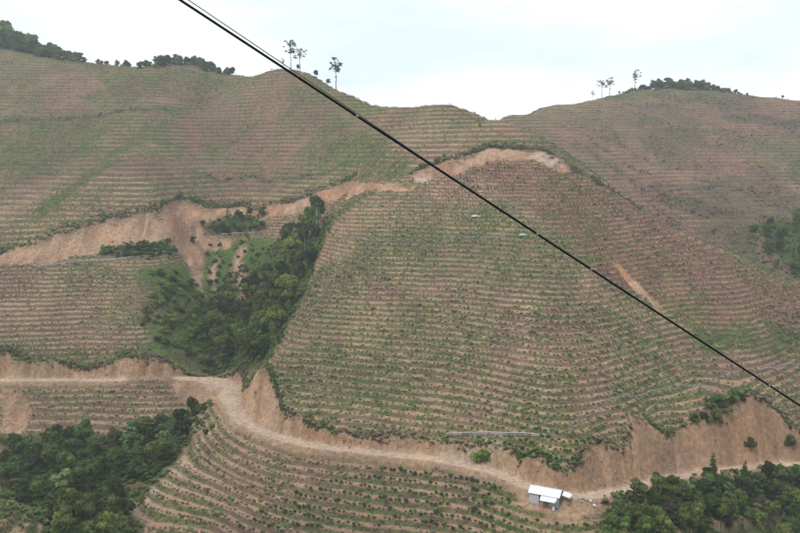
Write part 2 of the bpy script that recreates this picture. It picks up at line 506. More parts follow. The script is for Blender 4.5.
def terrain_mat():
    m, N, K = new_mat('hillside_soil')
    o = N.new('ShaderNodeOutputMaterial'); b = N.new('ShaderNodeBsdfDiffuse')
    b.inputs['Roughness'].default_value = .6
    at = N.new('ShaderNodeVertexColor'); at.layer_name = 'ground'
    geo = N.new('ShaderNodeNewGeometry')
    n1 = N.new('ShaderNodeTexNoise'); n1.inputs['Scale'].default_value = .9; n1.inputs['Detail'].default_value = 8; n1.inputs['Roughness'].default_value = .7
    n2 = N.new('ShaderNodeTexNoise'); n2.inputs['Scale'].default_value = .12; n2.inputs['Detail'].default_value = 5
    K(geo.outputs['Position'], n1.inputs['Vector']); K(geo.outputs['Position'], n2.inputs['Vector'])
    r1 = N.new('ShaderNodeValToRGB')
    r1.color_ramp.elements[0].position = .3; r1.color_ramp.elements[0].color = (.62, .60, .60, 1)
    r1.color_ramp.elements[1].position = .68; r1.color_ramp.elements[1].color = (1.28, 1.26, 1.22, 1)
    K(n1.outputs['Fac'], r1.inputs['Fac'])
    r2 = N.new('ShaderNodeValToRGB')
    r2.color_ramp.elements[0].position = .35; r2.color_ramp.elements[0].color = (.90, .88, .90, 1)
    r2.color_ramp.elements[1].position = .65; r2.color_ramp.elements[1].color = (1.08, 1.06, 1.02, 1)
    K(n2.outputs['Fac'], r2.inputs['Fac'])
    m1 = N.new('ShaderNodeMixRGB'); m1.blend_type = 'MULTIPLY'; m1.inputs['Fac'].default_value = 1
    m2 = N.new('ShaderNodeMixRGB'); m2.blend_type = 'MULTIPLY'; m2.inputs['Fac'].default_value = 1
    ap = N.new('ShaderNodeAttribute'); ap.attribute_name = 'phase'
    af = N.new('ShaderNodeAttribute'); af.attribute_name = 'field'
    ar = N.new('ShaderNodeVertexColor'); ar.layer_name = 'riser'
    n3 = N.new('ShaderNodeTexNoise'); n3.inputs['Scale'].default_value = .55; n3.inputs['Detail'].default_value = 3
    K(geo.outputs['Position'], n3.inputs['Vector'])
    def mth(op, a_, b_=None):
        n_ = N.new('ShaderNodeMath'); n_.operation = op
        for q, v_ in enumerate((a_, b_)):
            if v_ is None: continue
            if isinstance(v_, (int, float)): n_.inputs[q].default_value = v_
            else: K(v_, n_.inputs[q])
        return n_.outputs[0]
    def mrange(v_, a_, b_):
        n_ = N.new('ShaderNodeMapRange'); n_.interpolation_type = 'SMOOTHSTEP'
        K(v_, n_.inputs['Value']); n_.inputs['From Min'].default_value = a_; n_.inputs['From Max'].default_value = b_
        return n_.outputs['Result']
    ph_ = mth('FRACT', mth('ADD', ap.outputs['Fac'], mth('MULTIPLY', mth('SUBTRACT', n3.outputs['Fac'], .5), .3)))
    ris = mth('MULTIPLY', mrange(ph_, .42, .60), mth('SUBTRACT', 1.0, mrange(ph_, .90, 1.0)))
    cover = mrange(n1.outputs['Fac'], .30, .52)
    ris = mth('MULTIPLY', mth('MULTIPLY', ris, af.outputs['Fac']), mth('ADD', mth('MULTIPLY', cover, .65), .2))
    m0 = N.new('ShaderNodeMixRGB'); K(ris, m0.inputs['Fac']); K(at.outputs['Color'], m0.inputs['Color1']); K(ar.outputs['Color'], m0.inputs['Color2'])
    K(m0.outputs['Color'], m1.inputs['Color1']); K(r1.outputs['Color'], m1.inputs['Color2'])
    K(m1.outputs['Color'], m2.inputs['Color1']); K(r2.outputs['Color'], m2.inputs['Color2'])
    bp = N.new('ShaderNodeBump'); bp.inputs['Strength'].default_value = .6; bp.inputs['Distance'].default_value = .35
    mpr = N.new('ShaderNodeMapping'); mpr.inputs['Scale'].default_value = (1.1, .7, .10)
    n4 = N.new('ShaderNodeTexNoise'); n4.inputs['Scale'].default_value = 1.0; n4.inputs['Detail'].default_value = 5; n4.inputs['Roughness'].default_value = .6
    K(geo.outputs['Position'], mpr.inputs['Vector']); K(mpr.outputs['Vector'], n4.inputs['Vector'])
    bp2 = N.new('ShaderNodeBump'); bp2.inputs['Strength'].default_value = .8; bp2.inputs['Distance'].default_value = 1.6
    K(n4.outputs['Fac'], bp2.inputs['Height']); K(bp2.outputs['Normal'], bp.inputs['Normal'])
    K(n1.outputs['Fac'], bp.inputs['Height']); K(bp.outputs['Normal'], b.inputs['Normal'])
    K(m2.outputs['Color'], b.inputs['Color']); K(b.outputs['BSDF'], o.inputs['Surface'])
    return m
M_GROUND = terrain_mat()

def leaf_mat(name, attr='leaf', trans=.30, var=.38):
    m, N, K = new_mat(name)
    o = N.new('ShaderNodeOutputMaterial')
    at = N.new('ShaderNodeVertexColor'); at.layer_name = attr
    oi = N.new('ShaderNodeObjectInfo')
    hs = N.new('ShaderNodeHueSaturation')
    mp = N.new('ShaderNodeMapRange'); mp.inputs['To Min'].default_value = 1 - var * 1.6; mp.inputs['To Max'].default_value = 1 + var * 1.6
    mh = N.new('ShaderNodeMapRange'); mh.inputs['To Min'].default_value = .5 - var * .15; mh.inputs['To Max'].default_value = .5 + var * .02
    mu = N.new('ShaderNodeMath'); mu.operation = 'MULTIPLY'; mu.inputs[1].default_value = 7.31
    fr = N.new('ShaderNodeMath'); fr.operation = 'FRACT'
    K(oi.outputs['Random'], mp.inputs['Value']); K(oi.outputs['Random'], mu.inputs[0]); K(mu.outputs[0], fr.inputs[0]); K(fr.outputs[0], mh.inputs['Value'])
    K(at.outputs['Color'], hs.inputs['Color']); K(mp.outputs['Result'], hs.inputs['Value']); K(mh.outputs['Result'], hs.inputs['Hue'])
    d = N.new('ShaderNodeBsdfPrincipled'); d.inputs['Roughness'].default_value = .7; d.inputs['Specular IOR Level'].default_value = .12
    tr = N.new('ShaderNodeBsdfTranslucent'); mx = N.new('ShaderNodeMixShader'); mx.inputs['Fac'].default_value = trans
    K(hs.outputs['Color'], d.inputs['Base Color']); K(hs.outputs['Color'], tr.inputs['Color'])
    K(d.outputs['BSDF'], mx.inputs[1]); K(tr.outputs['BSDF'], mx.inputs[2]); K(mx.outputs['Shader'], o.inputs['Surface'])
    return m
M_LEAF = leaf_mat('foliage')
M_CROP = leaf_mat('crop_leaves', var=.15)
M_STUFF = leaf_mat('field_growth', var=0.0)
M_BARK = plain_mat('bark', (.13, .10, .075), .9, noise=.4, nscale=3, bump=.3)
M_PALEBARK = plain_mat('pale_bark', (.42, .39, .34), .8, noise=.25, nscale=3, bump=.2)
M_DEAD = plain_mat('bleached_wood', (.50, .46, .42), .8, noise=.2, nscale=5)

# ------------------------------------------------------------------ ground sheet
def lerp(a, b, t): return a + (b - a) * t[..., None]
def C3(c): return np.array(c, float)
soil = np.zeros(MX.shape + (3,))
big = fbm(MX, MY, 55, 3, 50)
mid = fbm(MX, MY, 14, 3, 51)
fine = fbm(MX, MY, 3.2, 3, 52)
soil[:] = C3((.405, .272, .192))
soil = lerp(soil, C3((.300, .200, .155)), sstep(.40, .62, big) * .8)           # duller earth
soil = lerp(soil, C3((.435, .295, .205)), sstep(.50, .68, mid) * .7)           # fresher earth
redspur = smoothmask(zone([(470, 168), (500, 156), (560, 158), (640, 210), (720, 250), (800, 288), (860, 315), (860, 328), (800, 325), (690, 326), (640, 300), (560, 235)]), 10)
rightside = np.clip(sstep(20, 90, MX - .35 * (MY - 300)) * sstep(250, 300, MY) * (above > 0) + redspur, 0, 1)
soil = lerp(soil, C3((.340, .188, .142)), rightside * .8)                       # redder soil on the right hill
far = sstep(330, 400, MY)
soil = lerp(soil, C3((.310, .186, .138)), far * .8)
grassc = lerp(np.zeros(MX.shape + (3,)) + C3((.095, .150, .042)), C3((.150, .190, .062)), fine)
drygrass = C3((.20, .165, .105))
spur_green = np.exp(-(((MX - 45) / 75) ** 2 + ((MY - 222) / 48) ** 2))
gpatch = sstep(.36, .56, fbm(MX, MY, 18, 3, 53) * .6 + fine * .4)
upleft = sstep(330, 390, MY) * (1 - sstep(-40, 120, MX))
lushness = np.clip(.48 + .80 * spur_green + .24 * upleft - .34 * rightside, 0, 1)
riserc = lerp(np.zeros(MX.shape + (3,)) + C3((.135, .100, .070)), C3((.085, .150, .045)), np.clip(gpatch * lushness * 1.5, 0, 1))
riserc = lerp(riserc, C3((.085, .125, .04)), green_m * (.8 - .3 * far))
soil = lerp(soil, C3((.135, .150, .070)), upleft * .28 * sstep(.42, .60, mid))
rgreen = sstep(.50, .64, fbm(MX, MY, 34, 3, 59)) * (above > 0) * rightside
soil = lerp(soil, C3((.120, .130, .075)), rgreen * .6)
BRUSH = np.clip(sstep(.50, .62, fbm(MX, MY, 13, 4, 60)) * (above > 0) * rightside * .8 + brush_m, 0, 1)
soil = lerp(soil, C3((.160, .118, .095)), BRUSH * .3)
soil = lerp(soil, grassc, green_m * sstep(.25, .55, fine) * (.85 - .45 * far))
soil = lerp(soil, lerp(np.zeros(MX.shape + (3,)) + C3((.085, .115, .04)), C3((.20, .145, .095)), sstep(.60, .70, mid)), wood_m)
soil = lerp(soil, lerp(np.zeros(MX.shape + (3,)) + C3((.100, .170, .045)), C3((.23, .17, .11)), sstep(.52, .64, mid)), wild_m * .9)
barec = lerp(np.zeros(MX.shape + (3,)) + C3((.50, .275, .165)), C3((.53, .355, .245)), sstep(.36, .56, fbm(MX, MY, 10, 4, 56)))
barec = lerp(barec, C3((.33, .22, .155)), sstep(.52, .66, fbm(MX, MY * .2, 3.0, 3, 58)) * .6)
pale = smoothmask(zone([(530, 152), (545, 152), (562, 160), (568, 168), (548, 164)]) | zone([(416, 178), (432, 177), (428, 184), (414, 185)]), 3)
barec = lerp(barec, C3((.60, .50, .43)), pale * .8)
soil = lerp(soil, barec, np.clip(bare_m + pale * .6, 0, 1))
cutc = lerp(np.zeros(MX.shape + (3,)) + C3((.49, .335, .225)), C3((.42, .265, .170)), sstep(.45, .62, fbm(MX * .7, MY * .7, 9, 3, 55)))
streak = sstep(.50, .66, fbm(MX, RSD * .12, 2.0, 3, 57))
cutc = lerp(cutc, C3((.27, .175, .12)), streak * .65)
soil = lerp(soil, cutc, np.clip(cut_m, 0, 1))
soil = lerp(soil, C3((.38, .26, .175)), fill_m * .8)
soil = lerp(soil, C3((.13, .11, .075)), brush_m * .7)
soil = lerp(soil, C3((.42, .20, .13)), red_m * .7)
soil = lerp(soil, C3((.45, .31, .215)), yard_m)
soil = lerp(soil, C3((.53, .405, .305)), np.clip(road_s + path_m * .7, 0, 1))
soil = lerp(soil, C3((.56, .43, .33)), RUT * .8)
soil = lerp(soil, C3((.34, .25, .17)), np.clip(BERM, 0, 1) * .6)
nearslope = 1 - sstep(120, 150, MY)
soil = lerp(soil, grassc, nearslope)

def grid_mesh(name):
    me = bpy.data.meshes.new(name)
    co = np.stack([MX, MY, Z + CAMZ], -1).reshape(-1, 3)
    idx = np.arange(nx * ny).reshape(ny, nx)
    q = np.stack([idx[:-1, :-1], idx[:-1, 1:], idx[1:, 1:], idx[1:, :-1]], -1).reshape(-1, 4)
    me.vertices.add(len(co)); me.vertices.foreach_set('co', co.ravel())
    me.loops.add(q.size); me.loops.foreach_set('vertex_index', q.ravel().astype(np.int32))
    me.polygons.add(len(q))
    me.polygons.foreach_set('loop_start', (np.arange(len(q)) * 4).astype(np.int32))
    me.update(calc_edges=True)
    ca = me.color_attributes.new('ground', 'FLOAT_COLOR', 'POINT')
    rgba = np.ones((nx * ny, 4)); rgba[:, :3] = soil.reshape(-1, 3)
    ca.data.foreach_set('color', rgba.ravel())
    ca = me.color_attributes.new('riser', 'FLOAT_COLOR', 'POINT')
    rgba[:, :3] = riserc.reshape(-1, 3)
    ca.data.foreach_set('color', rgba.ravel())
    me.attributes.new('phase', 'FLOAT', 'POINT').data.foreach_set('value', PH.ravel().astype(np.float32))
    me.attributes.new('field', 'FLOAT', 'POINT').data.foreach_set('value', (FIELD * (1 - .45 * sstep(.46, .64, fbm(MX, MY, 9, 3, 66)) * (.4 + .6 * far))).ravel().astype(np.float32))
    me.polygons.foreach_set('use_smooth', np.ones(len(q), bool))
    me.materials.append(M_GROUND)
    return me
hill = bpy.data.objects.new('hillside_terrain', grid_mesh('hillside_terrain'))
COL.objects.link(hill)
tag(hill, kind='structure')

#@@OBJECTS@@
# ------------------------------------------------------------------ mesh helpers
def mesh_from(name, verts, faces, mat, cols=None, smooth=False, attr='leaf'):
    me = bpy.data.meshes.new(name)
    verts = np.asarray(verts, float); faces = np.asarray(faces, np.int32)
    k = faces.shape[1]
    me.vertices.add(len(verts)); me.vertices.foreach_set('co', verts.ravel())
    me.loops.add(faces.size); me.loops.foreach_set('vertex_index', faces.ravel())
    me.polygons.add(len(faces)); me.polygons.foreach_set('loop_start', (np.arange(len(faces)) * k).astype(np.int32))
    me.update(calc_edges=True)
    if cols is not None:
        ca = me.color_attributes.new(attr, 'FLOAT_COLOR', 'POINT')
        rgba = np.ones((len(verts), 4)); rgba[:, :3] = cols
        ca.data.foreach_set('color', rgba.ravel())
    if smooth: me.polygons.foreach_set('use_smooth', np.ones(len(faces), bool))
    me.materials.append(mat)
    return me

def obj(name, me, parent=None):
    o = bpy.data.objects.new(name, me); COL.objects.link(o)
    if parent is not None: o.parent = parent
    return o

def empty(name, loc):
    o = bpy.data.objects.new(name, None); COL.objects.link(o); o.location = loc
    o.empty_display_size = .3
    return o

class MB:
    def __init__(self): self.v = []; self.f = []
    def box(self, c, size, rot=None):
        h = np.array(size) / 2
        b = len(self.v)
        for sx, sy, sz in ((-1,-1,-1),(1,-1,-1),(1,1,-1),(-1,1,-1),(-1,-1,1),(1,-1,1),(1,1,1),(-1,1,1)):
            p = Vector((sx * h[0], sy * h[1], sz * h[2]))
            if rot is not None: p = rot @ p
            self.v.append((p.x + c[0], p.y + c[1], p.z + c[2]))
        for q in ((0,3,2,1),(4,5,6,7),(0,1,5,4),(1,2,6,5),(2,3,7,6),(3,0,4,7)):
            self.f.append(tuple(b + i for i in q))
        return self
    def tube(self, pts, rad, seg=6):
        pts = [Vector(p) for p in pts]; n = len(pts)
        if not hasattr(rad, '__len__'): rad = [rad] * n
        b = len(self.v)
        for i, p in enumerate(pts):
            d = (pts[min(i + 1, n - 1)] - pts[max(i - 1, 0)])
            d = d.normalized() if d.length > 1e-9 else Vector((0, 0, 1))
            a = d.cross(Vector((.31, .17, .93)) if abs(d.z) < .9 else Vector((1, .1, 0))).normalized(); c = d.cross(a)
            for k in range(seg):
                t = 2 * math.pi * k / seg
                q = p + (a * math.cos(t) + c * math.sin(t)) * rad[i]
                self.v.append(q[:])
        for i in range(n - 1):
            for k in range(seg):
                k2 = (k + 1) % seg
                self.f.append((b + i * seg + k, b + i * seg + k2, b + (i + 1) * seg + k2, b + (i + 1) * seg + k))
        return self
    def mesh(self, name, mat, smooth=False):
        me = bpy.data.meshes.new(name); me.from_pydata(self.v, [], self.f); me.materials.append(mat)
        if smooth: me.polygons.foreach_set('use_smooth', np.ones(len(me.polygons), bool))
        me.update()
        return me

def wpt(p, dz=0.0):
    return (float(p[0]), float(p[1]), float(height(p[0], p[1])) + CAMZ + dz)

# ------------------------------------------------------------------ foliage: quads with colour per leaf
def leaf_cloud(centres, normals, size, rng, cols, aspect=1.6, jitter=.35, curl=.0):
    """a kite of four corners for each leaf clump"""
    n = len(centres)
    nrm = normals + rng.normal(0, .55, (n, 3)); nrm /= np.linalg.norm(nrm, axis=1, keepdims=True) + 1e-9
    r = rng.normal(0, 1, (n, 3)); a = np.cross(nrm, r); a /= np.linalg.norm(a, axis=1, keepdims=True) + 1e-9
    b = np.cross(nrm, a)
    s = size * (1 + rng.uniform(-jitter, jitter, n))[:, None]
    l = s * aspect * .5; w = s * .5
    v = np.stack([centres - a * l, centres + b * w + nrm * s * curl, centres + a * l, centres - b * w + nrm * s * curl], 1)
    f = np.arange(n * 4).reshape(n, 4)
    return v.reshape(-1, 3), f, np.repeat(cols, 4, 0)

def lobes_to_leaves(lobes, per_m2, size, rng, base, tint, shell=.72):
    """lobes: rows of x, y, z, rx, ry, rz"""
    C, Nn, K = [], [], []
    for l in lobes:
        c = np.array(l[:3]); r = np.array(l[3:6])
        area = 4 * math.pi * (((r[0] * r[1]) ** 1.6 + (r[0] * r[2]) ** 1.6 + (r[1] * r[2]) ** 1.6) / 3) ** (1 / 1.6)
        n = max(10, int(area * per_m2))
        d = rng.normal(0, 1, (n, 3)); d /= np.linalg.norm(d, axis=1, keepdims=True)
        d[:, 2] = np.where(d[:, 2] < -.35, -d[:, 2], d[:, 2])
        rad = shell + (1 - shell) * rng.random(n) ** .6
        bump = 1 + .22 * np.sin(d[:, 0] * 5 + c[0] * 3) * np.cos(d[:, 1] * 4.5 + c[1] * 2) + rng.normal(0, .06, n)
        p = c + d * r * (rad * bump)[:, None]
        C.append(p); Nn.append(d / r * r.mean() + np.array([0, 0, .35]))
        lobe_t = rng.uniform(-1, 1)
        col = np.array(base)[None] * (1 + .26 * lobe_t + rng.normal(0, .13, n))[:, None]
        col = col + np.array(tint)[None] * np.clip(rng.normal(.2 + .35 * lobe_t, .35, n), 0, 1.2)[:, None]
        K.append(np.clip(col, .012, .5))
    C = np.vstack(C); Nn = np.vstack(Nn); K = np.vstack(K)
    return leaf_cloud(C, Nn, size, rng, K)

def trunk_mesh(name, h, r, rng, mat, limbs=(), lean=.06):
    m = MB()
    n = 7
    ax, ay = rng.normal(0, lean, 2)
    pts = [(ax * h * (i / n) ** 1.4 + rng.normal(0, .02) * h * .3 * (i > 0), ay * h * (i / n) ** 1.4 + rng.normal(0, .02) * h * .3 * (i > 0), h * i / n - (.4 if i == 0 else 0)) for i in range(n + 1)]
    m.tube(pts, [r * (1 - .72 * i / n) for i in range(n + 1)], 7)
    for (t, end, rr) in limbs:
        k = min(int(t * n), n - 1); u = t * n - k
        a = np.array(pts[k]) * (1 - u) + np.array(pts[k + 1]) * u
        e = np.array(end)
        mid_ = (a + e) / 2 + np.array([0, 0, -.08 * np.linalg.norm(e - a)])
        m.tube([a, mid_, e], [rr, rr * .7, rr * .25], 5)
    return m.mesh(name, mat, True)

PROTO = {}
def proto(kind, idx):
    key = (kind, idx)
    if key in PROTO: return PROTO[key]
    rng = np.random.default_rng(hash(kind) % 1000 if False else sum(map(ord, kind)) * 17 + idx * 101)
    if kind == 'broad':                      # rounded irregular broadleaf, unit height 8 m
        lob = []
        for _ in range(rng.integers(11, 15)):
            a = rng.uniform(0, 2 * math.pi); rr = rng.uniform(.3, 2.3); z = rng.uniform(2.6, 7.0)
            k = 1.0 - .45 * abs(z - 4.6) / 3
            s = rng.uniform(.8, 1.45)
            lob.append((math.cos(a) * rr * k, math.sin(a) * rr * k, z, s, s, s * rng.uniform(.65, .95)))
        lob.append((0, 0, 4.6, 1.6, 1.6, 2.0))
        v, f, c = lobes_to_leaves(lob, 13, .34, rng, (.075, .118, .032), (.060, .076, .012))
        tr = trunk_mesh('trunk', 6.0, .17, rng, M_BARK, [(rng.uniform(.35, .7), l[:3], .07) for l in lob[:7]])
    elif kind == 'bigleaf':                  # large soft leaves in tiers
        lob = []
        for _ in range(13):
            a = rng.uniform(0, 2 * math.pi); z = rng.uniform(1.8, 7.6); rr = rng.uniform(.6, 2.6) * (1 - .6 * abs(z - 4) / 4)
            s = rng.uniform(.7, 1.15)
            lob.append((math.cos(a) * rr, math.sin(a) * rr, z, s * 1.2, s * 1.2, s * .55))
        v, f, c = lobes_to_leaves(lob, 5.5, .72, rng, (.085, .145, .055), (.045, .060, .018), .8)
        tr = trunk_mesh('trunk', 7.0, .16, rng, M_BARK, [(rng.uniform(.3, .8), l[:3], .06) for l in lob[:8]])
    elif kind == 'fir':                      # narrow, pointed, drooping tiers
        lob = []
        H = 8.0
        for i in range(9):
            z = 1.0 + i * .80; k = (1 - z / (H + .4))
            for j in range(5 if i < 6 else 3):
                a = 2 * math.pi * (j + rng.random()) / 5
                rr = 1.45 * k
                s = .34 + .62 * k
                lob.append((math.cos(a) * rr * .8, math.sin(a) * rr * .8, z + rng.normal(0, .16), s, s, s * .6))
        lob.append((0, 0, 7.9, .22, .22, .6))
        v, f, c = lobes_to_leaves(lob, 11, .30, rng, (.070, .115, .030), (.062, .080, .014), .55)
        tr = trunk_mesh('trunk', 7.6, .13, rng, M_BARK, (), .02)
    elif kind == 'tall':                     # slender pale trunk, high loose crown; 12 m
        lob = []
        for _ in range(9):
            a = rng.uniform(0, 2 * math.pi); z = rng.uniform(7.0, 11.6); rr = rng.uniform(.2, 1.7)
            s = rng.uniform(.6, 1.15)
            lob.append((math.cos(a) * rr, math.sin(a) * rr, z, s, s, s * .75))
        v, f, c = lobes_to_leaves(lob, 9, .36, rng, (.070, .105, .036), (.045, .058, .014), .5)
        tr = trunk_mesh('trunk', 10.5, .16, rng, M_PALEBARK, [(rng.uniform(.6, .9), l[:3], .06) for l in lob], .03)
    elif kind == 'umbrella':                 # tall bare trunk with flat spreading plates of leaves; 14 m
        lob = []
        n = 22 + 3 * idx
        for i in range(n):
            a = rng.uniform(0, 2 * math.pi); rr = rng.uniform(.3, 3.9) ; el = rng.uniform(-1.0, 1.15)
            z = 11.0 + el * 2.6 * math.sqrt(max(0, 1 - (rr / 4.9) ** 2)) + rng.normal(0, .3) - (2.6 if rng.random() < .18 else 0)
            q = rng.uniform(.4, .95)
            lob.append((math.cos(a) * rr, math.sin(a) * rr, z, q * 1.15, q * 1.15, q * .8))
        v, f, c = lobes_to_leaves(lob, 5.0, .34, rng, (.050, .065, .045), (.02, .025, .012), .3)
        tr = trunk_mesh('trunk', 11.5, .24, rng, M_BARK, [(rng.uniform(.62, .97), l[:3], .09) for l in lob[:14]], .03)
    elif kind == 'shrub':                    # 2.4 m leafy bush
        lob = []
        for _ in range(8):
            a = rng.uniform(0, 2 * math.pi); rr = rng.uniform(.1, 1.0); z = rng.uniform(.35, 1.6)
            s = rng.uniform(.42, .8)
            lob.append((math.cos(a) * rr, math.sin(a) * rr, z, s, s, s * .8))
        v, f, c = lobes_to_leaves(lob, 22, .27, rng, (.090, .150, .036), (.060, .080, .012), .5)
        tr = trunk_mesh('stem', 1.3, .05, rng, M_BARK, [(rng.uniform(.2, .6), l[:3], .03) for l in lob[:6]])
    me = mesh_from('crown', v, f, M_LEAF, c)
    PROTO[key] = (me, tr)
    return PROTO[key]

def plant(name, kind, idx, loc, s, rz, label, cat, group=None, sz=1.0, crown='crown', stem='trunk'):
    me, tr = proto(kind, idx)
    root = empty(name, loc)
    root.rotation_euler = (0, 0, rz); root.scale = (s, s, s * sz)
    tag(root, label, cat, group)
    if kind == 'shrub': stem, crown = 'stem', 'foliage'
    obj(stem, tr, root); obj(crown, me, root)
    return root

def spots(pix, n, rmin, seed, tries=4000, Zarr=None):
    """points spread over the ground inside an outline traced on the photograph"""
    rng = np.random.default_rng(seed)
    pix = np.asarray(pix, float)
    lo, hi = pix.min(0), pix.max(0)
    out = []
    c = rng.uniform(lo, hi, (tries, 2))
    m = inpoly(pix, c[:, 0], c[:, 1])
    for px, py in c[m]:
        p = hit(px, py)
        if all((p[0] - q[0]) ** 2 + (p[1] - q[1]) ** 2 > rmin * rmin for q in out):
            out.append(p)
            if len(out) >= n: break
    return out
def on_track(p, margin=1.5):
    sd, _ = poly_sd(ROADS, np.array([p[0]]), np.array([p[1]]))
    return abs(sd[0]) < 2.4 + margin

# ------------------------------------------------------------------ 1 trees of the ravine, lower left
rr = random.Random(3)
def grove(name, pix, n, rmin, seed, kinds, smin, smax, label, cat, group, sz=(0.9, 1.15)):
    made = []
    for p in spots(pix, n, rmin, seed):
        if on_track(p, 2.0): continue
        kind, nv = rr.choice(kinds)
        made.append(plant(name, kind, rr.randrange(nv), wpt(p, -.15), rr.uniform(smin, smax), rr.uniform(0, 6.28), label, cat, group, rr.uniform(*sz)))
    return made

ORD = ['first', 'second', 'third', 'fourth', 'fifth', 'sixth', 'seventh', 'eighth', 'ninth', 'tenth', 'eleventh', 'twelfth', 'thirteenth', 'fourteenth', 'fifteenth', 'sixteenth',
       'seventeenth', 'eighteenth', 'nineteenth', 'twentieth']
TENS = {2: ('twenty', 'twentieth'), 3: ('thirty', 'thirtieth'), 4: ('forty', 'fortieth'), 5: ('fifty', 'fiftieth'), 6: ('sixty', 'sixtieth'), 7: ('seventy', 'seventieth'), 8: ('eighty', 'eightieth')}
def ordinal(i):
    if i < 20: return ORD[i]
    n = i + 1
    return TENS[n // 10][1] if n % 10 == 0 else TENS[n // 10][0] + '-' + ORD[n % 10 - 1]
def single_out(made, what, place):
    """rows from the back (top of the picture) to the front, counted from the left"""
    if not made: return
    pp = []
    for o in made:
        x, y, z = o.location[0], o.location[1], o.location[2] - CAMZ
        f = y * math.cos(PITCH) - z * math.sin(PITCH); v = y * math.sin(PITCH) + z * math.cos(PITCH)
        pp.append((400 + FOC * x / f, 266.5 - FOC * v / f, o))
    n = max(1, math.ceil(len(pp) / 16))
    names = {1: ['row'], 2: ['back row', 'front row'], 3: ['back row', 'middle row', 'front row'],
             4: ['back row', 'second row', 'third row', 'front row']}
    if n <= 4: rn = names[n]
    else: rn = ['back row'] + [ORD[k] + ' row' for k in range(1, n - 1)] + ['front row']
    pp.sort(key=lambda q: q[1]); size = math.ceil(len(pp) / n)
    for k in range(n):
        part = sorted(pp[k * size:(k + 1) * size], key=lambda q: q[0])
        for i, q in enumerate(part):
            q[2]['label'] = '%s %s from left in the %s %s' % (what, ORD[i], rn[k], place)

RAV = [(0, 446), (60, 446), (112, 450), (150, 440), (198, 414), (204, 422), (165, 466), (135, 500), (126, 522), (128, 548), (62, 548), (42, 512), (0, 494)]
single_out(grove('ravine_tree', RAV, 58, 4.0, 21, [('broad', 5), ('broad', 5), ('broad', 5), ('bigleaf', 3)], .6, 1.15,
      'leafy green tree packed into the ravine below the lower left field', 'tree', 'trees in the lower left ravine'), 'leafy green tree,', 'of the ravine wood')
GUL = [(204, 374), (202, 346), (210, 318), (222, 306), (232, 290), (246, 284), (262, 285), (282, 250), (318, 240), (330, 222), (300, 298), (262, 362), (244, 374)]
single_out(grove('gully_tree', GUL, 50, 3.5, 22, [('broad', 5)],  .6, 1.45,
      'dark green tree in the wooded gully beside the terraced spur', 'tree', 'trees in the wooded gully'), 'dark green tree,', 'of the gully wood')
GRO = [(622, 503), (665, 490), (720, 482), (800, 474), (830, 474), (830, 590), (640, 590), (604, 560)]
single_out(grove('hillside_tree', GRO, 170, 2.1, 23, [('fir', 5), ('broad', 5), ('broad', 5), ('broad', 5), ('bigleaf', 3)], .5, .85,
      'green tree in the dense grove below the dirt road, lower right', 'tree', 'trees of the lower right grove'), 'green grove tree,', 'below the road')
VAL = [(750, 232), (792, 222), (838, 226), (838, 300), (800, 283), (765, 268)]
single_out(grove('valley_tree', VAL, 26, 5.0, 24, [('broad', 5)], .6, 1.0,
      'dark tree of the copse in the side valley at the right edge', 'tree', 'trees of the right edge copse'), 'dark copse tree,', 'at right edge')
SHR1 = [(200, 228), (228, 220), (262, 216), (266, 232), (240, 238), (215, 238)]
single_out(grove('slip_shrub', SHR1, 22, 2.6, 25, [('shrub', 5), ('broad', 5)], .5, .9,
      'green bush between the landslide scar and the wooded gully', 'bush', 'bushes at the head of the gully'), 'green bush,', 'at the gully head')
SHR2 = [(98, 256), (120, 249), (172, 244), (178, 254), (140, 259)]
single_out(grove('path_shrub', SHR2, 26, 2.0, 26, [('shrub', 5)], .8, 1.4,
      'green bush in the strip between the left landslide scar and white fence', 'bush', 'bushes above the left fence'), 'green bush,', 'above the left railing')
SHR3 = [(150, 270), (190, 275), (205, 300), (220, 330), (205, 365), (160, 345), (140, 325), (152, 300)]
single_out(grove('gully_shrub', SHR3, 80, 2.1, 27, [('shrub', 5)], .7, 1.5,
      'bright green bush on the open slope left of the wooded gully', 'bush', 'bushes on the left side of the gully'), 'bright green bush,', 'left of the gully')
SHR5 = [(206, 246), (222, 244), (268, 242), (258, 262), (236, 285), (216, 304), (208, 290)]
single_out(grove('chute_shrub', SHR5, 34, 2.4, 29, [('shrub', 5)], .5, 1.1,
      'green bush', 'bush', 'bushes between the bare chutes'), 'green bush,', 'between the bare chutes')
SHR4 = [(690, 424), (715, 403), (738, 396), (746, 404), (725, 416), (702, 430)]
single_out(grove('bank_shrub', SHR4, 20, 2.0, 28, [('shrub', 5)], .9, 1.5,
      'green bush in the thicket above the tall bare road bank', 'bush', 'bushes above the right road bank'), 'green bush,', 'above the bare bank')
def single(name, kind, idx, px, py, s, label, cat, sz=1.0, dy=0.0, group=None):
    p = hit(px, py); p = (p[0], p[1] + dy)
    return plant(name, kind, idx, wpt(p, -.1), s, rr.uniform(0, 6.28), label, cat, group, sz)
single('roadside_bush', 'shrub', 0, 485, 464, 1.7, 'wide round green bush at the foot of the bank above the road fork', 'bush', .8)
single('roadside_bush', 'shrub', 3, 478, 463, 1.2, 'small green bush touching the wide round bush above the road fork', 'bush')
single('bank_bush', 'shrub', 1, 751, 452, 1.3, 'lone green bush halfway up the tall bare road bank', 'bush', 1.1)
single('bank_bush', 'shrub', 2, 790, 446, 1.3, 'green bush on the bare road bank nearest the right edge', 'bush', 1.1)
single('roadside_fir', 'fir', 1, 712, 482, .95, 'dark green tree standing tallest over the grove against the dirt road', 'tree', .9)
single('roadside_fir', 'broad', 2, 708, 486, .6, 'round dark tree at the foot of the tallest tree by the dirt road', 'tree')
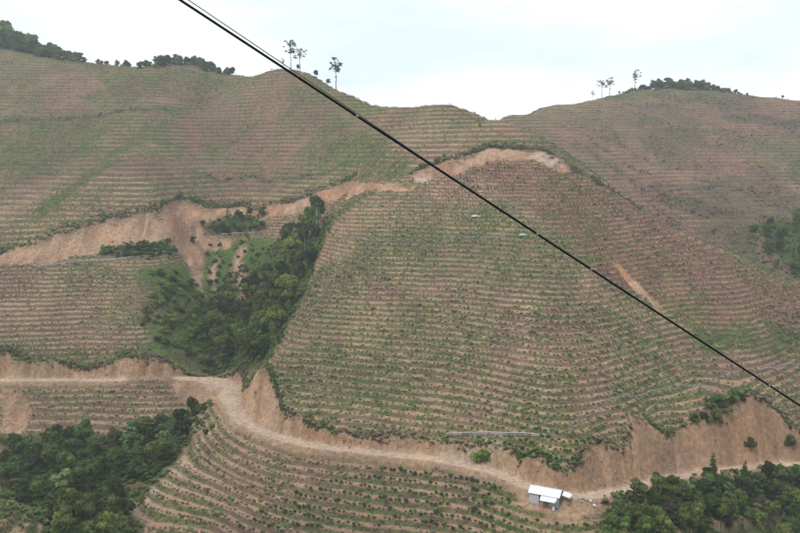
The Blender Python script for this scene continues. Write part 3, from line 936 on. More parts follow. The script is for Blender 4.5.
single('roadside_tree', 'broad', 1, 797, 484, .7, 'dark tree beside the dirt road cut off by the right edge', 'tree')
single('slope_tree', 'tall', 0, 317, 240, 1.05, 'tall narrow dark tree topping the wood at the spur edge', 'tree', 1.1)
single('slope_tree', 'tall', 2, 305, 252, .95, 'slender tree with pale trunk just below the tallest gully tree', 'tree')
single('slope_tree', 'tall', 1, 187, 325, .62, 'thin white trunked tree standing alone among bushes left of the gully', 'tree')
for i, (px, py, s) in enumerate(((254, 362, .8), (262, 346, 1.1), (270, 326, .9), (277, 306, 1.2), (285, 288, .9), (293, 270, 1.3), (301, 255, 1.0), (310, 242, 1.3), (319, 228, 1.25))):
    single('edge_tree', 'broad', i % 5, px - 1, py, s * 1.25, 'tall dark tree, %s from the road up the spur edge of the gully' % ORD[i], 'tree', 1.15, group='trees along the spur edge')
single('scar_bush', 'shrub', 2, 193, 243, 1.0, 'dark bush alone on the orange landslide chute', 'bush', 1.3)

# edge line of bushes down the lower spur and by the road bend
for i, (px, py, s) in enumerate(((209, 405, .9), (204, 410, 1.0), (198, 414, 1.1), (212, 428, .8), (206, 434, .7))):
    single('bend_bush', 'shrub', i % 5, px, py, s, 'green bush, %s down the outer edge of the road bend' % ORD[i], 'bush', group='bushes at the road bend')

# ------------------------------------------------------------------ skyline trees
def crest(px, py, dy=3.0):
    p = hit(px, py + 3)
    # walk back to the highest line of sight
    ys = np.arange(p[1] - 5, p[1] + 60, .5); xs = p[0] / p[1] * ys
    a = height(xs, ys) / ys
    k = int(np.argmax(a))
    return (xs[k], ys[k] + dy)
def skyline(name, lst, kinds, label, group, what, place):
    made = []
    for (px, py, s) in lst:
        kind, nv = rr.choice(kinds)
        p = crest(px, py, rr.uniform(-5, 5))
        sc = s * {'tall': .75, 'shrub': 2.0}.get(kind, 1.12)
        s = .25 * sc if kind == 'shrub' else s
        made.append((px, plant(name, kind, rr.randrange(nv), wpt(p, -3.1 * s), sc * 1.1, rr.uniform(0, 6.28), label, 'tree', group, rr.uniform(.9, 1.1))))
    made.sort(key=lambda q: q[0])
    for i, q in enumerate(made):
        q[1]['label'] = '%s, %s from left %s' % (what, ordinal(i), place)
lst = []
for i in range(46):
    px = -8 + i * 2.1
    top = np.interp(px, [0, 30, 45, 60, 75, 90], [27, 20, 17, 14, 11, 5])
    lst.append((px, np.interp(px, [0, 60, 110], [48, 61, 65]), top * rr.uniform(.6, 1.05) * .68 / 7.4))
skyline('ridge_forest_tree', lst, [('broad', 5), ('broad', 5), ('shrub', 5)], 'dark rounded tree of the ridge-top wood in the upper left corner', 'trees on the upper left ridge', 'dark rounded tree', 'in the upper left corner ridge wood')
lst = []
for i in range(62):
    px = 98 + i * 2.2 + rr.uniform(-1.5, 1.5)
    if 106 < px < 113 or 132 < px < 138: continue
    top = np.interp(px, [98, 120, 140, 165, 190, 232], [4, 5, 6, 10, 10, 7])
    lst.append((px, 64, top * rr.uniform(.55, 1.25) * .68 / 7))
skyline('saddle_tree', lst, [('broad', 5), ('broad', 5), ('shrub', 5)], 'small dark tree in the row along the left saddle skyline', 'trees along the left saddle', 'small dark tree', 'in the row along the left saddle skyline')
lst = []
for i in range(84):
    px = 622 + i * 1.5 + rr.uniform(-2.5, 2.5)
    top = np.interp(px, [620, 640, 665, 680, 700, 720, 745], [4, 7, 10, 12, 10, 8, 3])
    lst.append((px, 90, top * rr.choice([.5, .65, .8, 1.0]) * rr.uniform(.85, 1.1) * .74 / 7))
skyline('summit_tree', lst, [('broad', 5), ('broad', 5), ('shrub', 5)], 'dark tree of the grove capping the right hill', 'trees on the right hilltop', 'dark tree', 'in the grove capping the right hill')
def ridge_single(name, kind, idx, px, py, s, label, sz=1.0, dx=0):
    p = crest(px, py, 1.0)
    return plant(name, kind, idx, wpt(p, -.4), s, rr.uniform(0, 6.28), label, 'tree', None, sz)
ridge_single('ridge_tree', 'umbrella', 2, 336, 86, 1.25, 'lone tall thin-trunked tree with spreading top on the middle ridge')
ridge_single('ridge_tree', 'umbrella', 3, 291, 68, 1.1, 'tall tree with layered flat crown left of the ridge group', 1.05)
ridge_single('ridge_tree', 'umbrella', 1, 300, 71, .95, 'flat-topped tree leaning out right of the layered ridge tree')
ridge_single('ridge_tree', 'umbrella', 0, 283, 68, .45, 'low sparse tree at the left end of the ridge group')
ridge_single('ridge_tree', 'broad', 1, 316, 77, .55, 'small pointed tree between the ridge group and lone tall tree')
ridge_single('ridge_tree', 'broad', 3, 328, 83, .55, 'small round tree at the foot of the lone tall ridge tree')
ridge_single('ridge_tree', 'broad', 4, 298, 72, .5, 'bushy low tree under the flat-topped ridge trees')
ridge_single('hilltop_tree', 'umbrella', 1, 602, 97, 1.0, 'airy flat-crowned tree left of the right hilltop grove', .95)
ridge_single('hilltop_tree', 'umbrella', 2, 610, 95, 1.05, 'taller airy tree just right of the flat-crowned hilltop tree', .9)
ridge_single('hilltop_tree', 'umbrella', 0, 593, 98, .48, 'small thin tree first in line on the right hill skyline')
ridge_single('hilltop_tree', 'umbrella', 0, 635, 91, 1.1, 'tall bare-stemmed tree rising above the left end of the hilltop grove', 1.0)
ridge_single('hilltop_tree', 'broad', 0, 783, 100, .4, 'tiny lone tree on the right skyline near the edge')

# ------------------------------------------------------------------ crops on the terraces
def row_points(step, ph_off, seed, ymin=142, ymax=600, jit=.25):
    rng = np.random.default_rng(seed)
    res = []
    GDY, GDX = np.gradient(BASE, GY, GX)
    xs = np.arange(-330, 350, step)
    ys = np.arange(ymin, ymax, .35)
    for x in xs:
        xx = np.full(ys.shape, x + .0)
        ph = bil(GX, GY, PHs, xx, ys) - ph_off
        up_ = bil(GX, GY, above, xx, ys) > 0
        k = np.nonzero((np.floor(ph[1:]) != np.floor(ph[:-1])) & (np.abs(ph[1:] - ph[:-1]) < .6) & (up_[1:] == up_[:-1]))[0]
        for i in k: res.append((x, ys[i], 0))
    a = np.array(res)
    gx = np.abs(bil(GX, GY, GDX, a[:, 0], a[:, 1])); gy = np.abs(bil(GX, GY, GDY, a[:, 0], a[:, 1]))
    a = a[gy > gx * .75]
    res = []
    xs2 = np.arange(-330, 350, .5)
    for y in np.arange(ymin, 420, step):
        yy = np.full(xs2.shape, y)
        ph = bil(GX, GY, PHs, xs2, yy) - ph_off
        up_ = bil(GX, GY, above, xs2, yy) > 0
        k = np.nonzero((np.floor(ph[1:]) != np.floor(ph[:-1])) & (np.abs(ph[1:] - ph[:-1]) < .6) & (up_[1:] == up_[:-1]))[0]
        for i in k: res.append((xs2[i], y, 0))
    b = np.array(res)
    gx = np.abs(bil(GX, GY, GDX, b[:, 0], b[:, 1])); gy = np.abs(bil(GX, GY, GDY, b[:, 0], b[:, 1]))
    b = b[gy <= gx * .75]
    c = np.vstack([a, b])[:, :2]
    c += rng.normal(0, jit, c.shape)
    return c
PHs = PH

def visible(pts):
    """in front of the lens and roughly inside the picture"""
    z = height(pts[:, 0], pts[:, 1])
    cth, sth = math.cos(PITCH), math.sin(PITCH)
    f = pts[:, 1] * cth - z * sth; v = pts[:, 1] * sth + z * cth
    px = 400 + FOC * pts[:, 0] / f; py = 266.5 - FOC * v / f
    return px, py
def field_amt(pts): return bil(GX, GY, FIELD, pts[:, 0], pts[:, 1])

crop = row_points(1.2, .12, 61, jit=.16)
fa = field_amt(crop)
px, py = visible(crop)
rng = np.random.default_rng(62)
patch = fbm(crop[:, 0], crop[:, 1], 16, 3, 63)
keepm = (fa > .55) & (px > -60) & (px < 860) & (py < 575) & (rng.random(len(crop)) < np.clip(.74 + (patch - .42) * 2.2, .22, .98))
crop = crop[keepm]; px = px[keepm]; py = py[keepm]; patch = patch[keepm]

def crop_template(rng, n=12, w=.72, h=.72):
    """a young shrub: leaves splayed from a short stem"""
    v = []; f = []
    for i in range(n):
        a = 2 * math.pi * (i + rng.random() * .7) / n; el = rng.uniform(.25, 1.25)
        L_ = rng.uniform(.55, 1.0)
        d = np.array([math.cos(a) * math.cos(el) * w, math.sin(a) * math.cos(el) * w, math.sin(el) * h]) * L_
        side = np.array([-math.sin(a), math.cos(a), 0]) * .25 * rng.uniform(.8, 1.3)
        b = np.array([0, 0, .10 + .2 * rng.random()])
        mid_ = b + d * .55 + np.array([0, 0, .10])
        k = len(v)
        v += [b, mid_ + side, b + d, mid_ - side]
        f.append((k, k + 1, k + 2, k + 3))
    return np.array(v), np.array(f)

def scatter(name, pts, scales, cols, templates, mat, dz=-.05, tilt=0.0, seed=0):
    rng = np.random.default_rng(seed)
    z = height(pts[:, 0], pts[:, 1]) + CAMZ + dz
    which = rng.integers(0, len(templates), len(pts)); ang = rng.uniform(0, 6.283, len(pts))
    V, F, K = [], [], []; off = 0
    for ti, (tv, tf) in enumerate(templates):
        m = which == ti
        n = int(m.sum())
        if n == 0: continue
        ca, sa = np.cos(ang[m]), np.sin(ang[m]); s = scales[m]
        x = (tv[None, :, 0] * ca[:, None] - tv[None, :, 1] * sa[:, None]) * s[:, None] + pts[m, 0][:, None]
        y = (tv[None, :, 0] * sa[:, None] + tv[None, :, 1] * ca[:, None]) * s[:, None] + pts[m, 1][:, None]
        zz = tv[None, :, 2] * s[:, None] + z[m][:, None]
        V.append(np.stack([x, y, zz], -1).reshape(-1, 3))
        F.append((tf[None] + (np.arange(n) * len(tv))[:, None, None] + off).reshape(-1, tf.shape[1]))
        k = cols[m][:, None, :] * (1 + rng.normal(0, .12, (n, len(tv), 1)))
        K.append(np.clip(k, .01, .6).reshape(-1, 3)); off += n * len(tv)
    return mesh_from(name, np.vstack(V), np.vstack(F), mat, np.vstack(K))

rng = np.random.default_rng(70)
T_CROP = [crop_template(rng, 7, .85, .62) for _ in range(10)]
T_FAR = [crop_template(rng, 4, .9, .55) for _ in range(5)]
dist = np.hypot(crop[:, 0], crop[:, 1])
inview = (px > 2) & (px < 798) & (py > 5) & (py < 530)
dry = fbm(crop[:, 0], crop[:, 1], 24, 3, 64)
def crop_cols(n, dryv, rng):
    g_ = np.array([.125, .215, .075]); d_ = np.array([.23, .175, .14]); y_ = np.array([.185, .275, .085])
    u = rng.random(n)[:, None]
    c = g_ * (1 - u) + y_ * u
    w = sstep(.48, .66, dryv + rng.normal(0, .07, n) + .12 * bil(GX, GY, rightside, crop[:, 0], crop[:, 1]))[:, None]
    return c * (1 - w) + d_ * w
CC = crop_cols(len(crop), dry, rng)
SCALE = rng.choice([.5, .7, .85, 1.0, 1.2], len(crop), p=[.2, .3, .25, .15, .1]) * rng.uniform(.85, 1.15, len(crop)) * (.85 + .4 * sstep(.35, .65, patch)) * np.where(dist > 330, 1.1, .95)
# the 300 nearest plants that the picture shows are things of their own
cand = np.nonzero(inview)[0]
cand = cand[np.argsort(dist[cand])][:300]
solo = np.zeros(len(crop), bool); solo[cand] = True
pal = [np.array([.150, .235, .085]), np.array([.200, .280, .095]), np.array([.24, .20, .15])]
solo_me = []
for ti in range(6):
    tv, tf = crop_template(rng, 18)
    c = np.repeat(pal[ti % 3 if ti < 5 else 0][None], len(tv), 0) * (1 + rng.normal(0, .15, (len(tv), 1)))
    solo_me.append(mesh_from('crop_shrub', tv, tf, M_CROP, np.clip(c, .01, .5)))
for i in cand:
    o = obj('crop_shrub', solo_me[rr.randrange(6)])
    o.location = wpt(crop[i], -.05); o.rotation_euler = (0, 0, rr.uniform(0, 6.28)); s_ = float(SCALE[i]) * 1.2
    o.scale = (s_, s_, s_)
    tag(o, 'young crop shrub in the nearest terrace rows at the bottom of the picture', 'shrub', 'crop shrubs in the nearest terrace rows')
rest = ~solo
nearm = rest & (dist < 330); farm = rest & (dist >= 330)
o = obj('terrace_crop', scatter('terrace_crop', crop[nearm], SCALE[nearm], CC[nearm], T_CROP, M_STUFF, seed=71))
tag(o, 'rows of small green crop shrubs on the terraces of the spur and side slopes', 'crop', kind='stuff')
o = obj('hill_crop', scatter('hill_crop', crop[farm], SCALE[farm], CC[farm], T_FAR, M_STUFF, seed=72))
tag(o, 'faint rows of crop shrubs on the far upper hillsides', 'crop', kind='stuff')
print('CROP', len(crop), nearm.sum(), farm.sum())

# weeds and grass on the risers, in green patches and along lips
def tuft_template(rng, n=6, w=.4, h=.55):
    v = []; f = []
    for i in range(n):
        a = rng.uniform(0, 6.28); L_ = rng.uniform(.5, 1.0)
        d = np.array([math.cos(a) * w, math.sin(a) * w, h]) * L_
        side = np.array([-math.sin(a), math.cos(a), 0]) * .10
        b = np.array([rng.normal(0, .22), rng.normal(0, .22), 0])
        k = len(v); v += [b - side, b + side, b + d]; f.append((k, k + 1, k + 2))
    return np.array(v), np.array(f)
T_TUFT = [tuft_template(rng) for _ in range(6)]
def field_sample(n, seed, weight, box=(-300, 310, 145, 560)):
    rng = np.random.default_rng(seed)
    # denser where nearer
    r_ = rng.random(n)
    y = box[2] + (box[3] - box[2]) * r_ ** 1.7
    x = rng.uniform(-.58, .58, n) * (y + 20)
    p = np.stack([x, y], 1)
    w = bil(GX, GY, weight, x, y)
    return p[rng.random(n) < w]
W_ = np.clip(RISER * (.18 + gpatch * lushness * 1.3) + green_m * .9, 0, 1) * (1 - road_s) * (1 - bare_m) * (1 - cut_m)
tp = field_sample(260000, 81, W_)
tx, ty = visible(tp)
tp = tp[(tx > -40) & (tx < 840) & (ty < 560)]
tu = rng.random(len(tp))[:, None]
tc = np.array([.105, .185, .055]) * (1 - tu) + np.array([.170, .235, .075]) * tu
drym = (fbm(tp[:, 0], tp[:, 1], 20, 3, 82) + rng.normal(0, .08, len(tp)) > .56)[:, None]
tc = np.where(drym, np.array([.21, .165, .115]) * (.8 + .4 * tu), tc)
o = obj('riser_grass', scatter('riser_grass', tp, rng.uniform(.7, 1.4, len(tp)), tc, T_TUFT, M_STUFF, seed=83))
tag(o, 'weeds and grass growing on the terrace steps', 'grass', kind='stuff')
print('TUFT', len(tp))

bp0 = field_sample(120000, 121, BRUSH * .55 * (1 - wood_m))
bx, by = visible(bp0); bp0 = bp0[(bx > -20) & (bx < 820) & (by < 300)]
u = rng.random(len(bp0))[:, None]
bc = np.array([.095, .115, .055]) * (1 - u) + np.array([.165, .120, .105]) * u
o = obj('hill_brush', scatter('hill_brush', bp0, rng.uniform(.6, 1.9, len(bp0)), bc, T_FAR, M_STUFF, seed=122))
tag(o, 'patches of low dry brush on the right hill and upper contour lines', 'brush', kind='stuff')
print('BRUSH', len(bp0))

# overgrown lips above the cut banks and landslides
def lip(name, pts, n, width, scale, label, seed, dryness=.3):
    rng = np.random.default_rng(seed)
    pts = np.array(pts); seg = np.linalg.norm(np.diff(pts[:, :2], axis=0), axis=1); cum = np.concatenate([[0], np.cumsum(seg)])
    t_ = rng.uniform(0, cum[-1], n)
    x = np.interp(t_, cum, pts[:, 0]) + rng.normal(0, .4, n); y = np.interp(t_, cum, pts[:, 1]) + np.abs(rng.normal(0, width, n)) - .6
    dens = sstep(.38, .60, fbm(x, y, 7, 2, seed))
    k = rng.random(n) < .3 + .7 * dens
    p = np.stack([x, y], 1)[k]
    u = rng.random(len(p))[:, None]
    c = np.array([.125, .190, .055]) * (1 - u) + np.array([.195, .250, .080]) * u
    dn = fbm(p[:, 0], p[:, 1], 9, 2, seed + 5)[:, None] + rng.normal(0, .08, (len(p), 1))
    c = np.where(dn < dryness + .15, np.array([.25, .20, .155]), c)
    o = obj(name, scatter(name, p, rng.uniform(.3, 1.15, len(p)) ** 1.4 * scale, c, T_CROP, M_STUFF, seed=seed + 1))
    tag(o, label, 'undergrowth', kind='stuff')
def bank_top(i0, i1):
    """where the road cut meets the natural slope"""
    out = []
    for a_, b_ in zip(ROADS[i0:i1 - 1], ROADS[i0 + 1:i1]):
        d = (b_ - a_)[:2]; nrm = np.array([-d[1], d[0]]) / np.hypot(*d)
        for off in np.arange(24, 2, -.4):
            q = a_[:2] + nrm * off
            if bil(GX, GY, cut_m, q[0], q[1]) > .4:
                out.append((q[0], q[1] + .3)); break
    return out
lip('bank_top_growth', bank_top(2, len(ROADS) - 2), 5200, .9, .95, 'strip of weeds and low bushes along the top of the road bank', 91)
lip('scar_edge_growth', [hit(p[0], p[1] - 2) for p in SCARP_TOP], 3600, 1.7, 1.0, 'dark green fringe along the upper edge of the left landslide', 93, .1)
lip('scar_edge_growth', [hit(p[0], p[1] - 2) for p in SCARP2_TOP], 1100, 1.4, 1.1, 'green fringe along the upper edge of the small right landslide', 95, .1)
# ground cover under the woods
wp = field_sample(80000, 101, wood_m * .8)
wx, wy = visible(wp); wp = wp[(wx > -30) & (wx < 830) & (wy < 560)]
u = rng.random(len(wp))[:, None]
wc = np.array([.075, .125, .034]) * (1 - u) + np.array([.145, .195, .055]) * u
o = obj('wood_undergrowth', scatter('wood_undergrowth', wp, rng.uniform(.8, 1.9, len(wp)), wc, T_CROP, M_STUFF, seed=102))
tag(o, 'low green undergrowth covering the ravine, gully and grove floors', 'undergrowth', kind='stuff')
print('WOOD', len(wp))

# loose clods and stones on the bare faces and road edges
def clod_template(rng):
    v = np.array([(1, 0, 0), (-1, 0, 0), (0, 1, 0), (0, -1, 0), (0, 0, 1), (0, 0, -1)], float) * rng.uniform(.6, 1.2, (6, 1)) + rng.normal(0, .12, (6, 3))
    f = np.array([(0, 2, 4), (2, 1, 4), (1, 3, 4), (3, 0, 4), (2, 0, 5), (1, 2, 5), (3, 1, 5), (0, 3, 5)])
    return v, f
T_CLOD = [clod_template(rng) for _ in range(8)]
edge = np.clip(np.exp(-((np.abs(RSD) - HALF - .6) / .9) ** 2), 0, 1)
cp_ = field_sample(90000, 111, np.clip(bare_m * .5 + cut_m * .55 + edge * .5 + yard_m * .3, 0, 1) * sstep(.40, .62, fbm(MX, MY, 8, 3, 112)))
ex, ey = visible(cp_); cp_ = cp_[(ex > -20) & (ex < 820) & (ey < 550)]
u = rng.random(len(cp_))[:, None]
cc_ = np.array([.36, .24, .16]) * (1 - u) + np.array([.52, .40, .31]) * u
o = obj('loose_earth', scatter('loose_earth', cp_, .10 + .42 * rng.random(len(cp_)) ** 4, cc_, T_CLOD, M_STUFF, dz=.02, seed=113))
tag(o, 'loose clods and stones on the bare banks, scars and road edges', 'rubble', kind='stuff')
print('CLOD', len(cp_))

# ------------------------------------------------------------------ bleached dead trees
def dead_tree(px, py, h, label, seed, s=1.0):
    rng = np.random.default_rng(seed)
    p = hit(px, py)
    root = empty('dead_tree', wpt(p, -.1)); tag(root, label, 'dead tree')
    m = MB(); top = np.array([rng.normal(0, .3), rng.normal(0, .2), h])
    m.tube([(0, 0, -.2), (0.05, 0, h * .4), top], [.11 * s, .08 * s, .025 * s], 6)
    obj('trunk', m.mesh('trunk', M_DEAD, True), root)
    for i in range(6):
        t_ = .2 + .12 * i; a = rng.uniform(0, 6.28); L_ = h * rng.uniform(.3, .6)
        b0 = top * t_
        e = b0 + np.array([math.cos(a) * L_, math.sin(a) * L_ * .6, L_ * rng.uniform(.2, .8)])
        mm = MB().tube([b0, (b0 + e) / 2 + np.array([0, 0, .12]), e], [.06 * s, .04 * s, .015 * s], 5)
        br = obj('branch', mm.mesh('branch', M_DEAD, True), root)
    return root
dead_tree(133, 519, 4.6, 'bleached bare dead tree at the foot of the lower terraces', 1, 1.2)
dead_tree(137, 512, 3.2, 'smaller grey dead tree just behind the bleached one', 2)
dead_tree(307, 372, 2.4, 'pale dry dead sapling among the crop rows near the spur edge', 3, .7)

# ------------------------------------------------------------------ fences along the contour paths
M_RAIL = plain_mat('weathered_white_paint', (.50, .50, .50), .7, noise=.2, nscale=2)
M_NET = plain_mat('dark_net', (.10, .11, .11), .9, noise=.3, nscale=4)
def fence(pix, label, seed, gap=2.3, h=1.0):
    rng = np.random.default_rng(seed)
    pts = np.array([hit(*p) for p in pix])
    seg = np.linalg.norm(np.diff(pts[:, :2], axis=0), axis=1); cum = np.concatenate([[0], np.cumsum(seg)])
    n = max(2, int(cum[-1] / gap)); ts = np.linspace(0, cum[-1], n + 1)
    xs = np.interp(ts, cum, pts[:, 0]); ys = np.interp(ts, cum, pts[:, 1])
    # level the run so that the rail does not follow every terrace step
    zs = height(xs, ys) + CAMZ
    k = np.ones(5) / 5
    zs = np.maximum(np.convolve(np.pad(zs, 2, mode='edge'), k, 'valid'), zs - .15)
    root = empty('contour_fence', (xs[0], ys[0], zs[0])); tag(root, label, 'fence')
    o3 = np.array([xs[0], ys[0], zs[0]])
    tops = []
    for x, y, z in zip(xs, ys, zs):
        dx = rng.normal(0, .04)
        pm = MB().tube([(0, 0, -1.0), (dx, rng.normal(0, .03), h + rng.normal(0, .05))], .09, 6)
        po = obj('post', pm.mesh('post', M_RAIL), root); po.location = np.array([x, y, z]) - o3
        tops.append(np.array([x, y, z]) - o3)
    for hh, rad in ((h * .93, .11), (h * .45, .05)):
        rm = MB().tube([tuple(t_ + np.array([0, -.07, hh + rng.normal(0, .025)])) for t_ in tops], rad, 6)
        obj('rail', rm.mesh('rail', M_RAIL, True), root)
    return root
fence([(33, 268), (60, 265), (90, 262.5), (120, 261), (150, 259.5), (178, 256.5)], 'long pale railing along the path below the left landslide', 1)
fence([(446, 438.5), (462, 437), (490, 436.5), (520, 437.5), (546, 440)], 'pale railing along the terrace above the bush at the road fork', 2)
fence([(222, 236), (236, 235), (264, 234)], 'short pale railing across the landslide at the gully head', 3)

# stone-lined contour drains: a run of separate pale slabs
M_SLAB = plain_mat('grey_concrete', (.25, .23, .225), .9, noise=.3, nscale=2)
def drain(pix, label, seed, step=2.0):
    rng = np.random.default_rng(seed)
    pts = smooth_poly([hit(*p) for p in pix], 6)
    seg = np.linalg.norm(np.diff(pts[:, :2], axis=0), axis=1); cum = np.concatenate([[0], np.cumsum(seg)])
    ts = np.arange(0, cum[-1], step)
    xs = np.interp(ts, cum, pts[:, 0]); ys = np.interp(ts, cum, pts[:, 1])
    root = empty('contour_drain', wpt((xs[0], ys[0]))); tag(root, label, 'drain')
    o3 = np.array(root.location)
    me = [MB().box((0, 0, 0), (step * .75, .42, .42)).mesh('slab', M_SLAB) for _ in range(3)]
    for i in range(len(xs) - 1):
        a_ = np.array(wpt((xs[i], ys[i]))); b_ = np.array(wpt((xs[i + 1], ys[i + 1])))
        s_ = obj('slab', me[i % 3], root)
        s_.location = (a_ + b_) / 2 - o3 + np.array([0, 0, .12 + rng.normal(0, .05)])
        s_.rotation_euler = (rng.normal(0, .06), rng.normal(0, .05), math.atan2(b_[1] - a_[1], b_[0] - a_[0]) + rng.normal(0, .05))
drain([(541, 442), (560, 437), (580, 424), (595, 409), (604, 402), (625, 398), (650, 393), (680, 387), (706, 382)], 'grey segmented drain winding round the nose of the green terraces', 1)
drain([(712, 380), (740, 374), (770, 369), (800, 364), (830, 360)], 'grey segmented drain crossing under the cable near the right edge', 2)
drain([(330, 243), (370, 242), (420, 240), (470, 238), (520, 235)], 'grey segmented drain across the upper middle of the spur', 3, 2.4)

# ------------------------------------------------------------------ the white shed by the road
M_ROOF = plain_mat('white_sheet_roof', (.74, .75, .80), .5, noise=.16, nscale=1.2)
M_WALL = plain_mat('pale_board_wall', (.56, .56, .62), .8, noise=.2, nscale=2)
M_POST = plain_mat('grey_timber', (.20, .17, .14), .9, noise=.3, nscale=4)
M_DARK = plain_mat('dark_opening', (.03, .03, .03), .9)
def sheet(w, d, waves, amp, mat, name):
    """corrugated sheet, w along x, sloping down along -y by itself (flat here), real thickness"""
    n = waves * 4
    v = []; f = []
    for side in (0, 1):
        for i in range(n + 1):
            x = -w / 2 + w * i / n; z = amp * math.sin(2 * math.pi * i / 4) - side * .03
            v += [(x, 0, z), (x, -d, z)]
    m = 2 * (n + 1)
    for i in range(n):
        f.append((2 * i, 2 * i + 1, 2 * i + 3, 2 * i + 2)); f.append((m + 2 * i, m + 2 * i + 2, m + 2 * i + 3, m + 2 * i + 1))
        f.append((2 * i + 1, m + 2 * i + 1, m + 2 * i + 3, 2 * i + 3)); f.append((2 * i, 2 * i + 2, m + 2 * i + 2, m + 2 * i))
    f.append((0, m, m + 1, 1)); f.append((2 * n, 2 * n + 1, m + 2 * n + 1, m + 2 * n))
    me = bpy.data.meshes.new(name); me.from_pydata(v, [], f); me.materials.append(mat); me.update()
    return me
sp = hit(547, 505)
gz = float(min(height(sp[0] + dx, sp[1] + dy) for dx in (-3, 0, 3) for dy in (-1.5, 1.5)))
SHZ = float(road_at(547)[1]) + CAMZ - .5
shed = empty('roadside_shed', (float(sp[0]), float(sp[1]) + 1.6, SHZ))
shed.rotation_euler = (0, 0, R(-25))
tag(shed, 'small white metal-roofed shed beside the dirt road', 'shed')
W, D, EV, RG = 6.6, 3.4, 1.75, 2.6
ang = math.atan2(RG - EV, D / 2); sl = math.hypot(RG - EV, D / 2) + .35
me = sheet(W + .5, sl, 18, .025, M_ROOF, 'roof_slope')
a = obj('roof', me, shed); a.location = (0, 0, RG); a.rotation_euler = (ang, 0, 0); a['label'] = 'white corrugated front roof slope'
a = obj('roof', me, shed); a.location = (0, 0, RG + .004); a.rotation_euler = (ang, 0, math.pi)
obj('ridge_cap', MB().tube([(-W / 2 - .25, 0, .03), (W / 2 + .25, 0, .03)], .07, 6).mesh('ridge_cap', M_ROOF), a)
for x in (-W / 2, -W / 6, W / 6, W / 2):
    for y in (-D / 2 + .1, D / 2 - .1):
        obj('post', MB().box((x, y, EV / 2 - .5), (.12, .12, EV + 1.0)).mesh('post', M_POST), shed)
# board walls: left two bays of the front, all of the back, left end
def boards(x0, y0, x1, y1, h, n, z0=0.0):
    for i in range(n):
        u0 = (i + .5) / n; x = x0 + (x1 - x0) * u0; y = y0 + (y1 - y0) * u0
        L_ = math.hypot(x1 - x0, y1 - y0) / n
        b_ = obj('board', MB().box((0, 0, 0), (L_ * .95, .03, h)).mesh('board', M_WALL), shed)
        b_.location = (x, y, z0 + h / 2 + rr.uniform(-.03, .03)); b_.rotation_euler = (0, 0, math.atan2(y1 - y0, x1 - x0))
boards(-W / 2, -D / 2, -W / 6, -D / 2, EV + .75, 8, -.8)
boards(W / 6, -D / 2, W / 2, -D / 2, EV + .75, 8, -.8)
obj('back_panel', MB().box((0, -D / 2 + .9, EV / 2 - .3), (W / 3, .05, EV)).mesh('back_panel', M_POST), shed)
boards(-W / 2, D / 2, W / 2, D / 2, EV - .05, 16, 0)
boards(-W / 2, -D / 2, -W / 2, D / 2, EV, 8, -.2)
# front lean-to and right-hand awning
lt = obj('lean_to_roof', sheet(3.6, 1.7, 9, .025, M_ROOF, 'lean_to_roof'), shed); lt.location = (1.2, -D / 2 - .12, EV - .28); lt.rotation_euler = (R(17), 0, 0)
for x in (-.5, 2.9):
    obj('post', MB().box((x, -D / 2 - 1.65, .2), (.1, .1, 2.4)).mesh('post', M_POST), shed)
aw = obj('awning', sheet(2.4, 1.9, 6, .025, M_ROOF, 'awning'), shed); aw.location = (W / 2 + .35, .55, EV + .05); aw.rotation_euler = (R(12), 0, R(90))
for y in (-.5, 1.6):
    obj('post', MB().box((W / 2 + 2.0, y, .6), (.1, .1, 2.2)).mesh('post', M_POST), shed)

# white barrel in front of the shed
def lathe(prof, seg, mat, name):
    m = MB(); v = []; f = []
    for i, (r_, z_) in enumerate(prof):
        for k in range(seg):
            t_ = 2 * math.pi * k / seg; v.append((r_ * math.cos(t_), r_ * math.sin(t_), z_))
    for i in range(len(prof) - 1):
        for k in range(seg):
            k2 = (k + 1) % seg; f.append((i * seg + k, i * seg + k2, (i + 1) * seg + k2, (i + 1) * seg + k))
    m.v = v; m.f = f
    return m.mesh(name, mat, True)
bp_ = hit(553.5, 512)
br = obj('water_barrel', lathe([(.0, 0), (.3, 0), (.33, .08), (.35, .45), (.33, .85), (.3, .92), (.0, .92)], 14, M_ROOF, 'water_barrel'))
br.location = wpt(bp_, 0); tag(br, 'white barrel standing in front of the shed', 'barrel')
# felled pole and two pale sacks at the roadside
p0 = np.array(wpt(hit(578, 500), .15)); p1 = np.array(wpt(hit(590, 505), .25))
lg = obj('felled_pole', MB().tube([(0, 0, 0), tuple((p1 - p0) * .5 + np.array([0, 0, .15])), tuple(p1 - p0)], [.10, .09, .07], 7).mesh('felled_pole', M_BARK, True))
lg.location = p0; tag(lg, 'dark felled pole lying by the road right of the shed', 'pole')
M_SACK = plain_mat('pale_sack', (.62, .60, .58), .8, noise=.15, nscale=5)
for i, (px_, py_, lab) in enumerate(((590.5, 504, 'upright pale sack at the end of the felled pole'), (593, 507.5, 'pale sack lying in the weeds right of the felled pole'))):
    s_ = obj('sack', lathe([(0, 0), (.22, .02), (.30, .2), (.30, .5), (.22, .72), (.08, .80), (.12, .9), (0, .92)], 12, M_SACK, 'sack'))
    s_.location = wpt(hit(px_, py_), .05 if i == 0 else .25); s_.rotation_euler = (0 if i == 0 else 1.4, .1, .5)
    tag(s_, lab, 'sack')
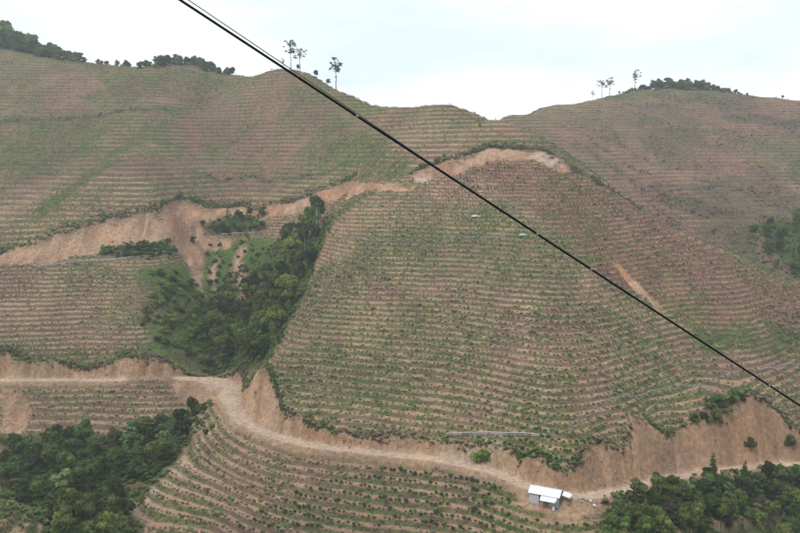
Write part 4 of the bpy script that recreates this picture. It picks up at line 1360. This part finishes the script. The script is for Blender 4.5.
# tarpaulins in the fields: shallow draped sheets over crop heaps
def tarp(px_, py_, w, d, h, col, label, seed):
    rng = np.random.default_rng(seed)
    n = 9; v = []; f = []
    for j in range(n):
        for i in range(n):
            u_, v_ = i / (n - 1) * 2 - 1, j / (n - 1) * 2 - 1
            v.append((u_ * w / 2, v_ * d / 2, h * max(0, (1 - abs(u_) ** 3)) * max(0, (1 - abs(v_) ** 2.4)) + rng.normal(0, .03)))
    for j in range(n - 1):
        for i in range(n - 1):
            k = j * n + i; f.append((k, k + 1, k + n + 1, k + n))
    m = MB(); m.v = v; m.f = f
    o_ = obj('tarpaulin', m.mesh('tarpaulin', plain_mat('tarpaulin', col, .5, noise=.1), True))
    o_.location = wpt(hit(px_, py_), .12); o_.rotation_euler = (R(14), 0, rng.uniform(-.2, .2))
    tag(o_, label, 'tarpaulin')
tarp(523, 236, 2.6, 1.4, .5, (.30, .40, .42), 'pale blue tarpaulin heap on the spur beside the cable', 1)
tarp(476, 217, 3.4, 1.3, .5, (.50, .46, .42), 'whitish sheet lying among the rows above the spur drain', 2)

# ------------------------------------------------------------------ overhead cable
M_CABLE = plain_mat('black_cable', (.012, .012, .014), .9)
M_WIRE = plain_mat('grey_wire', (.10, .10, .13), .5)
M_TIE = plain_mat('pale_tie', (.33, .33, .33), .6)
def world(p): return np.array([p[0], p[1], p[2] + CAMZ])
A = world(P(180, 0, 5.0)); B = world(P(800, 405.5, 6.6))
def along(t_):
    p = A + (B - A) * t_
    sag = .012 * ((t_ - .5) ** 2 - .25)
    return p + np.array([0, 0, sag])
ts = np.linspace(-3.2, 4.5, 160)
c0 = along(-3.2)
cab = empty('overhead_cable', c0); tag(cab, 'thick black overhead cable slanting across the whole view', 'cable')
obj('sheath', MB().tube([tuple(along(t_) - c0) for t_ in ts], .0080, 10).mesh('sheath', M_CABLE, True), cab)
for t_ in (.219, .488, .58, .93):
    a_, b_ = along(t_ - .0016), along(t_ + .0016)
    obj('tie', MB().tube([tuple(a_ - c0), tuple(b_ - c0)], .0088, 10).mesh('tie', M_TIE, True), cab)
def wire_at(t_):
    p = along(t_)
    off = max(.034 * (1 - t_ / .42), .008)
    return p + np.array([0, .03, off])
w0 = wire_at(-3.2)
ww = obj('overhead_wire', MB().tube([tuple(wire_at(t_) - w0) for t_ in np.concatenate([np.linspace(-3.2, .62, 90), np.linspace(.65, 4.5, 60)])], .0032, 6).mesh('overhead_wire', M_WIRE, True))
ww.location = w0; tag(ww, 'thin grey wire running just above the black cable', 'wire')

# ------------------------------------------------------------------ air
m, N, K = new_mat('valley_haze')
o_ = N.new('ShaderNodeOutputMaterial'); pv = N.new('ShaderNodeVolumePrincipled')
pv.inputs['Color'].default_value = (.90, .94, 1.0, 1); pv.inputs['Density'].default_value = HAZE; pv.inputs['Anisotropy'].default_value = .2
K(pv.outputs['Volume'], o_.inputs['Volume'])
zmin = float(Z.min()) + CAMZ - 1.0; zmax = CAMZ + 112.0
hz = obj('haze', MB().box((10, 290, (zmin + zmax) / 2), (944, 744, zmax - zmin)).mesh('haze', m))
tag(hz, 'thin pale haze filling the valley', 'haze', kind='stuff')
